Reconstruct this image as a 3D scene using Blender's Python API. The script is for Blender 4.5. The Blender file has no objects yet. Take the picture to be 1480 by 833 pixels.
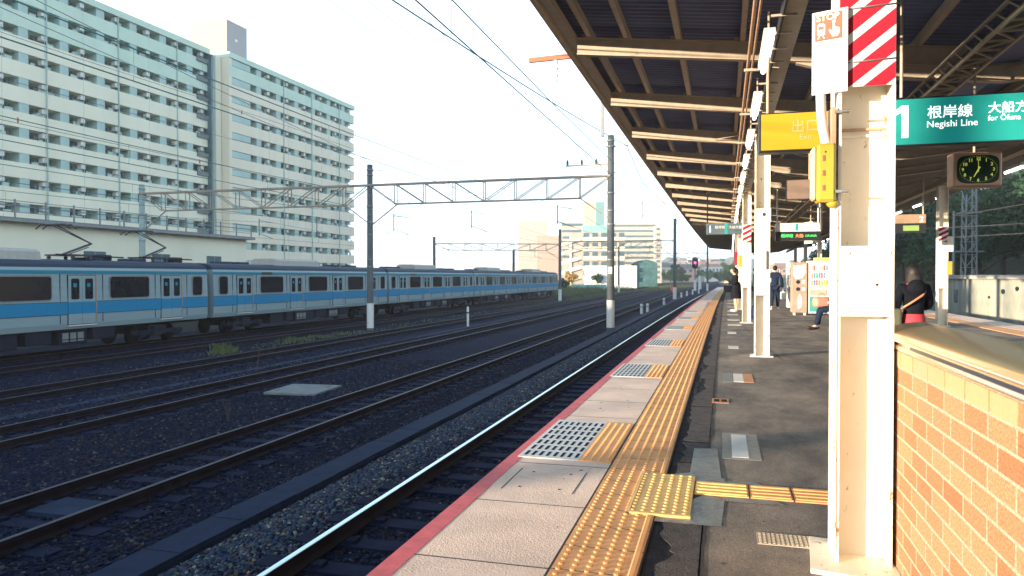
import bpy, bmesh, math, random
import numpy as np
from mathutils import Vector, Matrix
R = math.radians
SC = bpy.context.scene
COL = SC.collection
rnd = random.Random(7)

# ------------------------------------------------------------------ camera, sky, sun, exposure
cd = bpy.data.cameras.new("camera"); cam = bpy.data.objects.new("camera", cd); COL.objects.link(cam)
SC.camera = cam
cam.location = (0, 0, 1.3)
cam.rotation_euler = (R(90 - 0.87), 0, R(15.78))
cd.sensor_width = 36; cd.lens = 36 * 1076 / 1480
cd.clip_start = 0.05; cd.clip_end = 6000
cd.dof.use_dof = True; cd.dof.focus_distance = 6.0; cd.dof.aperture_fstop = 5.6
SUN_AZ = (-.745, -.667); SUN_EL = 6.0
w = bpy.data.worlds.new("World"); SC.world = w; w.use_nodes = True
nt = w.node_tree; nt.nodes.clear()
sky = nt.nodes.new('ShaderNodeTexSky'); sky.sky_type = 'NISHITA'; sky.sun_disc = False
sky.sun_elevation = R(SUN_EL); sky.sun_rotation = math.atan2(SUN_AZ[0], SUN_AZ[1]) % (2 * math.pi)
sky.air_density = 1.0; sky.dust_density = 1.0; sky.ozone_density = 2.0
bg = nt.nodes.new('ShaderNodeBackground'); bg.inputs[1].default_value = 0.15
out = nt.nodes.new('ShaderNodeOutputWorld')
tcw = nt.nodes.new('ShaderNodeTexCoord'); sxw = nt.nodes.new('ShaderNodeSeparateXYZ'); nt.links.new(tcw.outputs['Generated'], sxw.inputs[0])
hz_ = nt.nodes.new('ShaderNodeValToRGB'); nt.links.new(sxw.outputs[2], hz_.inputs[0])      # thin white morning cloud, opening to blue overhead
hz_.color_ramp.elements[0].position = .42; hz_.color_ramp.elements[0].color = (.97, .97, .97, 1)
hz_.color_ramp.elements[1].position = .75; hz_.color_ramp.elements[1].color = (.0, .0, .0, 1)
mxw = nt.nodes.new('ShaderNodeMix'); mxw.data_type = 'RGBA'; nt.links.new(hz_.outputs[0], mxw.inputs[0])
nt.links.new(sky.outputs[0], mxw.inputs[6]); mxw.inputs[7].default_value = (2.6, 3.3, 3.9, 1)
nt.links.new(mxw.outputs[2], bg.inputs[0]); nt.links.new(bg.outputs[0], out.inputs[0])
sd = bpy.data.lights.new("sun", 'SUN'); sun = bpy.data.objects.new("sun", sd); COL.objects.link(sun)
sd.energy = 4.4; sd.angle = R(0.6); sd.color = (1.0, .79, .57)
sv = Vector((-SUN_AZ[0], -SUN_AZ[1], -math.tan(R(SUN_EL)))).normalized()
sun.rotation_euler = sv.to_track_quat('-Z', 'Y').to_euler()
sun.location = (-30, -30, 30)
SC.view_settings.view_transform = 'Standard'; SC.view_settings.look = 'None'
SC.view_settings.gamma = 1; SC.view_settings.use_curve_mapping = False
SC.view_settings.exposure = 2.1

# ------------------------------------------------------------------ helpers
T_ = 0.2826
def loc(xp, zp):                       # station grid: lateral, depth -> world x, y
    x = xp * .9623
    return x, zp + x * T_
def curve(y): return 1.0e-4 * max(0.0, y) ** 2   # gentle bend of the platform
def tagx(o, label=None, cat=None, group=None, kind=None):
    if label: o["label"] = label
    if cat: o["category"] = cat
    if group: o["group"] = group
    if kind: o["kind"] = kind
    return o
def thing(name, label, cat, l=(0, 0, 0), rz=0, group=None):
    o = bpy.data.objects.new(name, None); COL.objects.link(o)
    o.location = l; o.rotation_euler = (0, 0, rz); o.empty_display_size = .2
    return tagx(o, label, cat, group)
def copy_tree(o, parent=None):
    c = o.copy(); COL.objects.link(c); c.parent = parent
    for ch in [k for k in KIDS.get(o.name, [])]:
        d = copy_tree(ch, c); KIDS.setdefault(c.name, []).append(d)
    return c
KIDS = {}
class MB:
    def __init__(s): s.v = []; s.f = []; s.sm = []
    def add(s, v, f, smooth=False):
        n = len(s.v); s.v += [tuple(p) for p in v]
        s.f += [tuple(i + n for i in q) for q in f]; s.sm += [smooth] * len(f); return s
    def box(s, x0, x1, y0, y1, z0, z1):
        v = [(x0,y0,z0),(x1,y0,z0),(x1,y1,z0),(x0,y1,z0),(x0,y0,z1),(x1,y0,z1),(x1,y1,z1),(x0,y1,z1)]
        return s.add(v, [(3,2,1,0),(4,5,6,7),(0,1,5,4),(1,2,6,5),(2,3,7,6),(3,0,4,7)])
    def bbox(s, x0, x1, y0, y1, z0, z1, b=.01, seg=1):
        bm = bmesh.new(); bmesh.ops.create_cube(bm, size=1)
        for q in bm.verts:
            q.co = Vector(((x0+x1)/2 + q.co.x*(x1-x0), (y0+y1)/2 + q.co.y*(y1-y0), (z0+z1)/2 + q.co.z*(z1-z0)))
        bmesh.ops.bevel(bm, geom=bm.edges[:], offset=b, segments=seg, affect='EDGES', profile=.5)
        bm.verts.index_update()
        s.add([q.co[:] for q in bm.verts], [[q.index for q in f.verts] for f in bm.faces], False); bm.free(); return s
    def bar(s, a, b, r, n=8, r2=None, smooth=True, cap=True):
        a = Vector(a); b = Vector(b); d = (b - a).normalized()
        u = d.orthogonal().normalized(); w_ = d.cross(u); r2 = r if r2 is None else r2
        v = []
        for p, q in ((a, r), (b, r2)):
            for i in range(n):
                t = 2*math.pi*i/n; v.append(p + (u*math.cos(t) + w_*math.sin(t))*q)
        f = [(i, (i+1) % n, n+(i+1) % n, n+i) for i in range(n)]
        s.add(v, f, smooth)
        if cap:
            s.add(v, [tuple(range(n))[::-1], tuple(range(n, 2*n))])
        return s
    def sbar(s, a, b, w1, w2=None):           # square bar
        a = Vector(a); b = Vector(b); d = (b-a).normalized(); w2 = w2 or w1
        up = Vector((0,0,1)) if abs(d.z) < .95 else Vector((0,1,0))
        u = d.cross(up).normalized(); q = u.cross(d)
        v = []
        for p in (a, b):
            for i, j in ((-1,-1),(1,-1),(1,1),(-1,1)): v.append(p + u*i*w1/2 + q*j*w2/2)
        return s.add(v, [(0,1,2,3),(7,6,5,4),(0,4,5,1),(1,5,6,2),(2,6,7,3),(3,7,4,0)])
    def tube(s, pts, r, n=6):
        pts = [Vector(p) for p in pts]; v = []; m = len(pts)
        for k, p in enumerate(pts):
            d = (pts[min(k+1, m-1)] - pts[max(k-1, 0)]).normalized()
            up = Vector((0,0,1)) if abs(d.z) < .9 else Vector((0,1,0))
            u = d.cross(up).normalized(); q = u.cross(d)
            for i in range(n):
                t = 2*math.pi*i/n; v.append(p + (u*math.cos(t)+q*math.sin(t))*r)
        f = [(k*n+i, k*n+(i+1) % n, (k+1)*n+(i+1) % n, (k+1)*n+i) for k in range(m-1) for i in range(n)]
        return s.add(v, f, True)
    def lathe(s, prof, c=(0,0,0), n=16, axis='z'):
        v = []
        for r, h in prof:
            for i in range(n):
                t = 2*math.pi*i/n; a, b = r*math.cos(t), r*math.sin(t)
                v.append((c[0]+a, c[1]+b, c[2]+h) if axis == 'z' else ((c[0]+a, c[1]+h, c[2]+b) if axis == 'y' else (c[0]+h, c[1]+a, c[2]+b)))
        f = [(k*n+i, k*n+(i+1) % n, (k+1)*n+(i+1) % n, (k+1)*n+i) for k in range(len(prof)-1) for i in range(n)]
        s.add(v, f, True); m = len(prof)
        s.add(v, [tuple(range(n))[::-1], tuple(range((m-1)*n, m*n))]); return s
    def ell(s, c, r, n=12, m=8):
        v = [];
        for j in range(m+1):
            p = math.pi*j/m
            for i in range(n):
                t = 2*math.pi*i/n
                v.append((c[0]+r[0]*math.sin(p)*math.cos(t), c[1]+r[1]*math.sin(p)*math.sin(t), c[2]+r[2]*math.cos(p)))
        f = [(j*n+i, (j+1)*n+i, (j+1)*n+(i+1) % n, j*n+(i+1) % n) for j in range(m) for i in range(n)]
        return s.add(v, f, True)
    def sweep(s, prof, ys, xoff=lambda y: 0, closed=True, smooth=False):   # profile (x,z) swept along y
        n = len(prof); v = [(x + xoff(y), y, z) for y in ys for x, z in prof]; f = []
        for k in range(len(ys)-1):
            for i in range(n if closed else n-1):
                a = k*n+i; b = k*n+(i+1) % n; f.append((a, b, b+n, a+n))
        s.add(v, f, smooth)
        if closed:
            m = len(ys); s.add(v, [tuple(range(n))[::-1], tuple(range((m-1)*n, m*n))])
        return s
    def poly(s, pts, th=0.0, nrm=(0,0,1)):    # planar polygon with thickness
        n = len(pts)
        if th == 0: return s.add(pts, [tuple(range(n))])
        q = [tuple(Vector(p) + Vector(nrm)*th) for p in pts]
        f = [tuple(range(n))[::-1], tuple(range(n, 2*n))] + [(i, (i+1) % n, n+(i+1) % n, n+i) for i in range(n)]
        return s.add(list(pts)+q, f)
    def mesh(s, name, m):
        me = bpy.data.meshes.new(name); me.from_pydata(s.v, [], s.f)
        me.polygons.foreach_set('use_smooth', s.sm); me.validate(); me.update()
        if m: me.materials.append(m)
        return me
    def build(s, name, m, parent=None, l=None, rz=None):
        o = bpy.data.objects.new(name, s.mesh(name, m)); COL.objects.link(o)
        if parent: o.parent = parent; KIDS.setdefault(parent.name, []).append(o)
        if l: o.location = l
        if rz: o.rotation_euler = (0, 0, rz)
        return o
def box(name, m, parent, *a, b=0):
    mb = MB()
    mb.bbox(*a, b=b) if b else mb.box(*a)
    return mb.build(name, m, parent)
def struct(name, mb, m): return tagx(mb.build(name, m), kind='structure')
def rep(name, boxes, m, parent, limit=100):
    for i, bx in enumerate(boxes[:limit]):
        l = ((bx[0]+bx[1])/2, (bx[2]+bx[3])/2, bx[4])
        MB().box(bx[0]-l[0], bx[1]-l[0], bx[2]-l[1], bx[3]-l[1], 0, bx[5]-bx[4]).build(name, m, parent, l)
    if len(boxes) > limit:
        mb = MB()
        for bx in boxes[limit:]: mb.box(*bx)
        tagx(mb.build(name, m, parent), kind='stuff')

# materials ---------------------------------------------------------
def mat(name, c, rough=.6, metal=0.0, var=.12, scale=6.0, bump=0.0, bscale=None, c2=None, emit=None, es=1.0, spec=None, stretch=None, coat=0):
    m = bpy.data.materials.new(name); m.use_nodes = True; n = m.node_tree; N = n.nodes; L = n.links
    p = N['Principled BSDF']; p.inputs['Roughness'].default_value = rough; p.inputs['Metallic'].default_value = metal
    if spec is not None: p.inputs['Specular IOR Level'].default_value = spec
    if coat: p.inputs['Coat Weight'].default_value = coat
    tc = N.new('ShaderNodeTexCoord'); mp = N.new('ShaderNodeMapping'); L.new(tc.outputs['Object'], mp.inputs[0])
    if stretch: mp.inputs['Scale'].default_value = stretch
    nz = N.new('ShaderNodeTexNoise'); nz.inputs['Scale'].default_value = scale; nz.inputs['Detail'].default_value = 8; nz.inputs['Roughness'].default_value = .65
    L.new(mp.outputs[0], nz.inputs['Vector'])
    rp = N.new('ShaderNodeValToRGB'); L.new(nz.outputs['Fac'], rp.inputs[0])
    c = tuple(c)
    a = tuple(x*(1-var) for x in c); b = c2 or tuple(min(1, x*(1+var)) for x in c)
    rp.color_ramp.elements[0].position = .32; rp.color_ramp.elements[1].position = .68
    rp.color_ramp.elements[0].color = (*a, 1); rp.color_ramp.elements[1].color = (*b, 1)
    L.new(rp.outputs[0], p.inputs['Base Color'])
    if bump:
        n2 = N.new('ShaderNodeTexNoise'); n2.inputs['Scale'].default_value = bscale or scale*6; n2.inputs['Detail'].default_value = 6
        L.new(mp.outputs[0], n2.inputs['Vector'])
        bp = N.new('ShaderNodeBump'); bp.inputs['Strength'].default_value = bump; bp.inputs['Distance'].default_value = .02
        L.new(n2.outputs['Fac'], bp.inputs['Height']); L.new(bp.outputs[0], p.inputs['Normal'])
    if emit:
        p.inputs['Emission Color'].default_value = (*emit, 1); p.inputs['Emission Strength'].default_value = es
    return m
def nodes(m): return m.node_tree.nodes, m.node_tree.links, m.node_tree.nodes['Principled BSDF']
M = {}
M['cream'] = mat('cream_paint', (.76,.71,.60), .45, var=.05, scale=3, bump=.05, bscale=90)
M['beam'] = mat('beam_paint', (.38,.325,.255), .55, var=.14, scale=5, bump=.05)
M['rust'] = mat('rusty_pipe', (.42,.27,.18), .6, var=.2)
M['roof'] = mat('roof_sheet', (.09,.125,.25), .6, var=.25, scale=1.5)
M['red'] = mat('red_film', (.36,.004,.022), .9, var=.06)
M['white'] = mat('white_paint', (.70,.70,.67), .5, var=.04)
M['offwhite'] = mat('aged_white', (.66,.66,.62), .6, var=.1)
M['yellow'] = mat('yellow_plastic', (.42,.31,.035), .4, var=.05)
M['black'] = mat('black_plastic', (.015,.016,.02), .4, var=.1)
M['steel'] = mat('galvanised', (.20,.22,.23), .55, .3, var=.15)
M['teal'] = mat('teal_panel', (.0,.23,.215), .7, var=.03, emit=(.0,.55,.50), es=.05)
M['yellowsign'] = mat('yellow_panel', (.38,.25,.003), .7, var=.03, emit=(1,.55,.02), es=.03)
M['signwhite'] = mat('sign_white', (.85,.85,.82), .4, var=.02, emit=(1,1,.95), es=.3)
M['signyel'] = mat('sign_pale_yellow', (.42,.33,.14), .5, var=.02, emit=(1,.85,.4), es=.03)
M['lamp'] = mat('lit_tube', (.9,.9,.9), .4, var=0, emit=(1,1,.97), es=2.2)
M['glass'] = mat('dark_glass', (.004,.008,.015), .12, var=.2, spec=.22)
M['bglass'] = mat('building_glass', (.08,.14,.16), .2, var=.3, scale=.7)
M['steelbody'] = mat('stainless_body', (.23,.32,.345), .5, .1, spec=.3, var=.07, scale=.8, stretch=(1,.15,6))
M['tblue'] = mat('train_blue', (.002,.19,.37), .5, spec=.2, var=.06)
M['tteal'] = mat('train_light_blue', (.004,.19,.28), .5, spec=.2, var=.06)
M['troof'] = mat('train_roof', (.012,.035,.07), .7, var=.1, spec=.2)
M['under'] = mat('underframe', (.004,.006,.012), .7, var=.3)
M['ubox'] = mat('underframe_box', (.014,.019,.034), .7, var=.2)
M['concrete'] = mat('concrete', (.30,.30,.28), .85, var=.15, scale=2.5, bump=.25)
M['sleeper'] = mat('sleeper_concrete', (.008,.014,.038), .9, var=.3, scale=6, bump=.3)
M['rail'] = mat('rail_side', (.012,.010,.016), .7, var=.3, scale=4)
M['railtop'] = mat('rail_polished', (.42,.55,.56), .25, 1.0, var=.1, stretch=(1,.1,1))
M['railtopd'] = mat('rail_dull', (.03,.03,.05), .55, .5, var=.2, stretch=(1,.1,1))
M['trough'] = mat('trough_lid', (.014,.028,.062), .85, var=.2, scale=3, bump=.2)
M['pole'] = mat('pole_concrete', (.075,.09,.095), .85, var=.2, scale=3)
M['wire'] = mat('wire_copper', (.04,.16,.17), .5, .3)
M['wiredark'] = mat('wire_dark', (.03,.035,.045), .6)
M['brickred'] = mat('insulator_brown', (.45,.12,.05), .4)
M['truss'] = mat('truss_steel', (.30,.26,.21), .7, .1, var=.25)
M['leaf'] = mat('leaf_green', (.016,.062,.028), .7, var=.45, scale=.5, c2=(.050,.120,.045), spec=.2)
M['leaf2'] = mat('leaf_dark', (.011,.045,.030), .7, var=.4, scale=.5, c2=(.034,.085,.042), spec=.2)
M['leafor'] = mat('leaf_autumn', (.30,.19,.03), .6, var=.3, scale=1.5)
M['bark'] = mat('bark', (.07,.055,.045), .9, var=.3)
M['grass'] = mat('grass', (.045,.11,.03), .8, var=.4, scale=.8, c2=(.16,.17,.06))
M['skin'] = mat('skin', (.55,.36,.26), .5, var=.03)
M['clothblack'] = mat('black_cloth', (.008,.010,.016), .9, var=.3, scale=12, bump=.2)
M['clothnavy'] = mat('navy_cloth', (.012,.022,.05), .9, var=.3, scale=12)
M['hair'] = mat('hair', (.006,.004,.004), .6, var=.3, scale=30, stretch=(1,1,.15))
M['redcloth'] = mat('red_cloth', (.45,.03,.05), .8, var=.1)
M['tan'] = mat('tan_leather', (.50,.22,.10), .5)
M['wall'] = mat('pale_wall', (.76,.72,.56), .8, var=.06, scale=.25, stretch=(1,1,.3))
M['wall2'] = mat('pink_white_wall', (.76,.68,.53), .8, var=.06, scale=.25, stretch=(1,1,.3))
M['farwall'] = mat('far_wall', (.43,.40,.34), .85, var=.06, scale=.2)
M['wallteal'] = mat('teal_wall', (.54,.66,.54), .8, var=.05, scale=.25)
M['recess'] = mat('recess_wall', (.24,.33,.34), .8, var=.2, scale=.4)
M['panelteal'] = mat('partition_teal', (.36,.50,.46), .6, var=.1, scale=.3)
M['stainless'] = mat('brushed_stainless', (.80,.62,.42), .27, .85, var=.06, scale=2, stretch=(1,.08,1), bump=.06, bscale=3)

def ballast_mat(name, c1, c2, sc):
    m = mat(name, c1, .9); N, L, p = nodes(m)
    tc = N.new('ShaderNodeTexCoord')
    v = N.new('ShaderNodeTexVoronoi'); v.inputs['Scale'].default_value = sc; L.new(tc.outputs['Object'], v.inputs['Vector'])
    r = N.new('ShaderNodeValToRGB'); r.color_ramp.elements[0].color = (*c1, 1); r.color_ramp.elements[1].color = (*c2, 1)
    sp = N.new('ShaderNodeSeparateColor'); L.new(v.outputs['Color'], sp.inputs[0]); L.new(sp.outputs[0], r.inputs[0])
    nz = N.new('ShaderNodeTexNoise'); nz.inputs['Scale'].default_value = .35; nz.inputs['Detail'].default_value = 5; L.new(tc.outputs['Object'], nz.inputs['Vector'])
    mx = N.new('ShaderNodeMix'); mx.data_type = 'RGBA'; mx.blend_type = 'MULTIPLY'; mx.inputs[0].default_value = .7
    rr = N.new('ShaderNodeValToRGB'); rr.color_ramp.elements[0].position = .35; rr.color_ramp.elements[1].position = .65
    rr.color_ramp.elements[0].color = (.5,.5,.6,1); rr.color_ramp.elements[1].color = (1.15,1.1,1.05,1)
    L.new(nz.outputs['Fac'], rr.inputs[0]); L.new(r.outputs[0], mx.inputs[6]); L.new(rr.outputs[0], mx.inputs[7])
    L.new(mx.outputs[2], p.inputs['Base Color'])
    b = N.new('ShaderNodeBump'); b.inputs['Strength'].default_value = 1; b.inputs['Distance'].default_value = .05
    b.invert = True
    L.new(v.outputs['Distance'], b.inputs['Height']); L.new(b.outputs[0], p.inputs['Normal'])
    p.inputs['Specular IOR Level'].default_value = .05
    return m
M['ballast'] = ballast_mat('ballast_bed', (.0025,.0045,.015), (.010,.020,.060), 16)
M['ground'] = mat('yard_ground', (.02,.026,.025), .95, var=.4, scale=.05)
def stone_mat():
    m = mat('ballast_stone', (.05,.06,.07), .85); N, L, p = nodes(m)
    g = N.new('ShaderNodeNewGeometry'); r = N.new('ShaderNodeValToRGB')
    r.color_ramp.elements[0].color = (.003,.005,.015, 1); r.color_ramp.elements[1].color = (.10,.10,.095, 1)
    e = r.color_ramp.elements.new(.6); e.color = (.010,.020,.055, 1)
    e = r.color_ramp.elements.new(.93); e.color = (.034,.042,.058, 1)
    e = r.color_ramp.elements.new(.78); e.color = (.035,.022,.020, 1)
    e = r.color_ramp.elements.new(.84); e.color = (.020,.028,.046, 1)
    L.new(g.outputs['Random Per Island'], r.inputs[0]); L.new(r.outputs[0], p.inputs['Base Color'])
    p.inputs['Specular IOR Level'].default_value = .1
    return m
M['stone'] = stone_mat()
def asphalt():
    m = mat('platform_asphalt', (.085,.080,.078), .85); N, L, p = nodes(m)
    tc = N.new('ShaderNodeTexCoord')
    def nz(s, d=8, st=None):
        x = N.new('ShaderNodeTexNoise'); x.inputs['Scale'].default_value = s; x.inputs['Detail'].default_value = d; x.inputs['Roughness'].default_value = .7
        if st:
            q = N.new('ShaderNodeMapping'); q.inputs['Scale'].default_value = st; L.new(tc.outputs['Object'], q.inputs[0]); L.new(q.outputs[0], x.inputs['Vector'])
        else: L.new(tc.outputs['Object'], x.inputs['Vector'])
        return x
    a = nz(1.3, 12, (1, .5, 1)); f = nz(110, 4)
    r = N.new('ShaderNodeValToRGB'); r.color_ramp.elements[0].position = .36; r.color_ramp.elements[1].position = .68
    r.color_ramp.elements[0].color = (.075,.070,.068, 1); r.color_ramp.elements[1].color = (.31,.265,.215, 1)
    L.new(a.outputs['Fac'], r.inputs[0])
    mx = N.new('ShaderNodeMix'); mx.data_type = 'RGBA'; mx.blend_type = 'MULTIPLY'; mx.inputs[0].default_value = .8
    r2 = N.new('ShaderNodeValToRGB'); r2.color_ramp.elements[0].position = .3; r2.color_ramp.elements[1].position = .75
    r2.color_ramp.elements[0].color = (.45,.45,.48,1); r2.color_ramp.elements[1].color = (1.9,1.8,1.7,1)
    L.new(f.outputs['Fac'], r2.inputs[0]); L.new(r.outputs[0], mx.inputs[6]); L.new(r2.outputs[0], mx.inputs[7]); L.new(mx.outputs[2], p.inputs['Base Color'])
    b = N.new('ShaderNodeBump'); b.inputs['Strength'].default_value = .8; b.inputs['Distance'].default_value = .010
    L.new(f.outputs['Fac'], b.inputs['Height']); L.new(b.outputs[0], p.inputs['Normal'])
    return m
M['asphalt'] = asphalt()
M['asphaltdark'] = mat('asphalt_patch', (.030,.030,.036), .9, var=.4, scale=9, bump=.5, bscale=120)
M['edge'] = mat('edge_slab', (.80,.63,.52), .85, var=.15, scale=2.2, bump=.5, bscale=120)
M['edgeline'] = mat('edge_line', (.66,.12,.13), .7, var=.18, scale=9)
M['tactile'] = mat('tactile_yellow', (.80,.40,.15), .7, var=.14, scale=5, bump=.05)
M['tactile2'] = mat('tactile_bright', (.82,.52,.18), .6, var=.12, scale=8)
M['tape'] = mat('grey_tape', (.17,.20,.20), .4, var=.25, scale=14, bump=.3, bscale=30)
M['mark'] = mat('worn_white_mark', (.52,.52,.48), .7, var=.3, scale=16)
M['joint'] = mat('joint_dark', (.03,.028,.03), .9)
def brick():
    m = mat('wall_brick', (.6,.3,.15), .8); N, L, p = nodes(m)
    tc = N.new('ShaderNodeTexCoord'); sx = N.new('ShaderNodeSeparateXYZ'); L.new(tc.outputs['Object'], sx.inputs[0])
    cb = N.new('ShaderNodeCombineXYZ'); L.new(sx.outputs[1], cb.inputs[0]); L.new(sx.outputs[2], cb.inputs[1])
    bt = N.new('ShaderNodeTexBrick'); L.new(cb.outputs[0], bt.inputs[0])
    bt.inputs['Scale'].default_value = 1; bt.inputs['Brick Width'].default_value = .222; bt.inputs['Row Height'].default_value = .0755
    bt.inputs['Mortar Size'].default_value = .0055; bt.inputs['Mortar Smooth'].default_value = .1; bt.inputs['Bias'].default_value = 0
    bt.inputs['Color1'].default_value = (.30,.137,.062, 1); bt.inputs['Color2'].default_value = (.40,.225,.118, 1)
    bt.inputs['Mortar'].default_value = (.42,.35,.26, 1); bt.offset = .37
    nz = N.new('ShaderNodeTexNoise'); nz.inputs['Scale'].default_value = 120; nz.inputs['Detail'].default_value = 6; L.new(tc.outputs['Object'], nz.inputs['Vector'])
    r = N.new('ShaderNodeValToRGB'); r.color_ramp.elements[0].position = .35; r.color_ramp.elements[1].position = .62
    r.color_ramp.elements[0].color = (.50,.40,.34,1); r.color_ramp.elements[1].color = (1.12,1.15,1.15,1)
    L.new(nz.outputs['Fac'], r.inputs[0])
    mx = N.new('ShaderNodeMix'); mx.data_type = 'RGBA'; mx.blend_type = 'MULTIPLY'; mx.inputs[0].default_value = .75
    L.new(bt.outputs['Color'], mx.inputs[6]); L.new(r.outputs[0], mx.inputs[7]); L.new(mx.outputs[2], p.inputs['Base Color'])
    b = N.new('ShaderNodeBump'); b.inputs['Strength'].default_value = .5; b.inputs['Distance'].default_value = .004; b.invert = True
    L.new(bt.outputs['Fac'], b.inputs['Height']); L.new(b.outputs[0], p.inputs['Normal'])
    return m
M['brick'] = brick()

M['stone2'] = stone_mat(); M['stone2'].name = 'ballast_stone_fresh'
for e_ in [n_ for n_ in M['stone2'].node_tree.nodes if n_.type == 'VALTORGB'][-1].color_ramp.elements: e_.color = (e_.color[0]*3.0+.004, e_.color[1]*2.9+.008, e_.color[2]*2.2+.008, 1)
def rusty(m, thr=.66):
    N, L, p = nodes(m); tc = N.new('ShaderNodeTexCoord'); a = N.new('ShaderNodeTexNoise'); a.inputs['Scale'].default_value = 9; a.inputs['Detail'].default_value = 10; a.inputs['Roughness'].default_value = .75
    mp = N.new('ShaderNodeMapping'); mp.inputs['Scale'].default_value = (1.6, 1.6, .7); L.new(tc.outputs['Object'], mp.inputs[0]); L.new(mp.outputs[0], a.inputs['Vector'])
    r_ = N.new('ShaderNodeValToRGB'); r_.color_ramp.elements[0].position = thr; r_.color_ramp.elements[1].position = thr+.05; L.new(a.outputs['Fac'], r_.inputs[0])
    old = p.inputs['Base Color'].links[0].from_socket; mx = N.new('ShaderNodeMix'); mx.data_type = 'RGBA'; L.new(r_.outputs[0], mx.inputs[0]); L.new(old, mx.inputs[6]); mx.inputs[7].default_value = (.22, .10, .035, 1)
    L.new(mx.outputs[2], p.inputs['Base Color'])
rusty(M['cream'], .60); rusty(M['beam'], .66)
def dull(*ks):
    for k_ in ks: M[k_].node_tree.nodes['Principled BSDF'].inputs['Specular IOR Level'].default_value = .08
dull('sleeper', 'trough', 'rail', 'ground', 'asphaltdark', 'under', 'ubox', 'clothblack', 'clothnavy')
# text --------------------------------------------------------------
def text(s, size, m, parent, l, rot=(R(90), 0, 0), off=0.0, name='lettering', align='LEFT', depth=.001, sx=1.0):
    c = bpy.data.curves.new(name, 'FONT'); c.body = s; c.size = size; c.offset = off; c.extrude = depth; c.align_x = align
    c.resolution_u = 3
    o = bpy.data.objects.new(name, c); COL.objects.link(o)
    dg = bpy.context.evaluated_depsgraph_get(); me = bpy.data.meshes.new_from_object(o.evaluated_get(dg))
    bpy.data.objects.remove(o)
    me.name = name; me.materials.clear(); me.materials.append(m)
    q = bpy.data.objects.new(name, me); COL.objects.link(q); q.location = l; q.rotation_euler = rot; q.scale = (sx, 1, 1)
    if parent: q.parent = parent; KIDS.setdefault(parent.name, []).append(q)
    return q

# ================================================================== GROUND
YS = [-40 + 5*i for i in range(60)]
g = MB(); g.add([(-3000,-600,-2.1),(3000,-600,-2.1),(3000,3500,-2.1),(-3000,3500,-2.1)], [(0,1,2,3)])
struct('ground', g, M['ground'])
TR = [(-3.0,-1.1),(-7.4,-1.3),(-12.15,-1.45),(-16.7,-1.55),(-21.5,-1.6),(-25.3,-1.65)]
prof = [(-1.45,-1.34),(-2.1,-1.28),(-4.2,-1.275),(-4.95,-1.44),(-6.1,-1.50),(-6.4,-1.47),(-8.6,-1.47),(-9.2,-1.56),(-10.9,-1.64),(-11.1,-1.62),(-13.5,-1.62),(-15.4,-1.73),(-15.6,-1.72),(-17.9,-1.72),(-20.3,-1.77),(-27,-1.82),(-31,-2.0),(-31,-2.3)]
ysl = [-40 + 4*i for i in range(140)]
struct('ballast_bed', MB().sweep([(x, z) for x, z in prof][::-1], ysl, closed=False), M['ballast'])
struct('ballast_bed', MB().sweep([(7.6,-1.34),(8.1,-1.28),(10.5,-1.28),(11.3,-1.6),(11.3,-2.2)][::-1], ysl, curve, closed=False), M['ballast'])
# loose stones (real geometry near the camera)
def stones(name, regions, m):
    base = np.array([(1,0,0),(-1,0,0),(0,1,0),(0,-1,0),(0,0,1),(0,0,-1),(.6,.6,.6),(-.6,.6,.5),(.6,-.6,.5),(-.6,-.6,.6)], float)
    bm = bmesh.new()
    for q in base: bm.verts.new(q)
    bmesh.ops.convex_hull(bm, input=bm.verts[:]); bm.verts.index_update()
    bv = np.array([v.co[:] for v in bm.verts]); bf = np.array([[v.index for v in f.verts] for f in bm.faces if len(f.verts) == 3]); bm.free()
    rg = np.random.default_rng(3); V = []
    px = np.array([p[0] for p in prof][::-1]); pz = np.array([p[1] for p in prof][::-1])
    for (x0, x1, y0, y1, dens, s) in regions:
        n = int((x1-x0)*(y1-y0)*dens)
        X = rg.uniform(x0, x1, n); Y = rg.uniform(y0, y1, n)
        Z = np.interp(X, px, pz)
        S = s*rg.uniform(.55, 1.25, n)
        a = rg.uniform(0, 6.28, n); b = rg.uniform(0, 6.28, n)
        ca, sa, cb, sb = np.cos(a), np.sin(a), np.cos(b), np.sin(b)
        j = bv[None]*(1+rg.uniform(-.28, .28, (n, len(bv), 1)))*np.stack([np.ones(n), rg.uniform(.6, 1, n), rg.uniform(.5, .9, n)], 1)[:, None, :]
        x = j[..., 0]; y = j[..., 1]; z = j[..., 2]
        y, z = y*cb[:, None]-z*sb[:, None], y*sb[:, None]+z*cb[:, None]
        x, y = x*ca[:, None]-y*sa[:, None], x*sa[:, None]+y*ca[:, None]
        V.append(np.stack([X[:, None]+x*S[:, None], Y[:, None]+y*S[:, None], Z[:, None]+(.15*S)[:, None]+z*S[:, None]*.8], 2))
    V = np.concatenate(V); n = len(V); nv = len(bv)
    F = (bf[None] + (np.arange(n)*nv)[:, None, None]).reshape(-1, 3)
    me = bpy.data.meshes.new(name); me.vertices.add(n*nv); me.vertices.foreach_set('co', V.reshape(-1))
    me.loops.add(F.size); me.loops.foreach_set('vertex_index', F.reshape(-1).astype(np.int32))
    me.polygons.add(len(F)); me.polygons.foreach_set('loop_start', np.arange(0, F.size, 3, dtype=np.int32))
    me.polygons.foreach_set('loop_total', np.full(len(F), 3, dtype=np.int32)); me.update(); me.validate(); me.materials.append(m)
    o = bpy.data.objects.new(name, me); COL.objects.link(o)
    return tagx(o, 'loose grey track ballast stones between the rails', 'ballast', kind='stuff')
stones('ballast_stones', [(-4.95,-3.62,1.5,18,900,.026),(-4.95,-3.62,18,60,420,.030)], M['stone2'])
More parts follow.
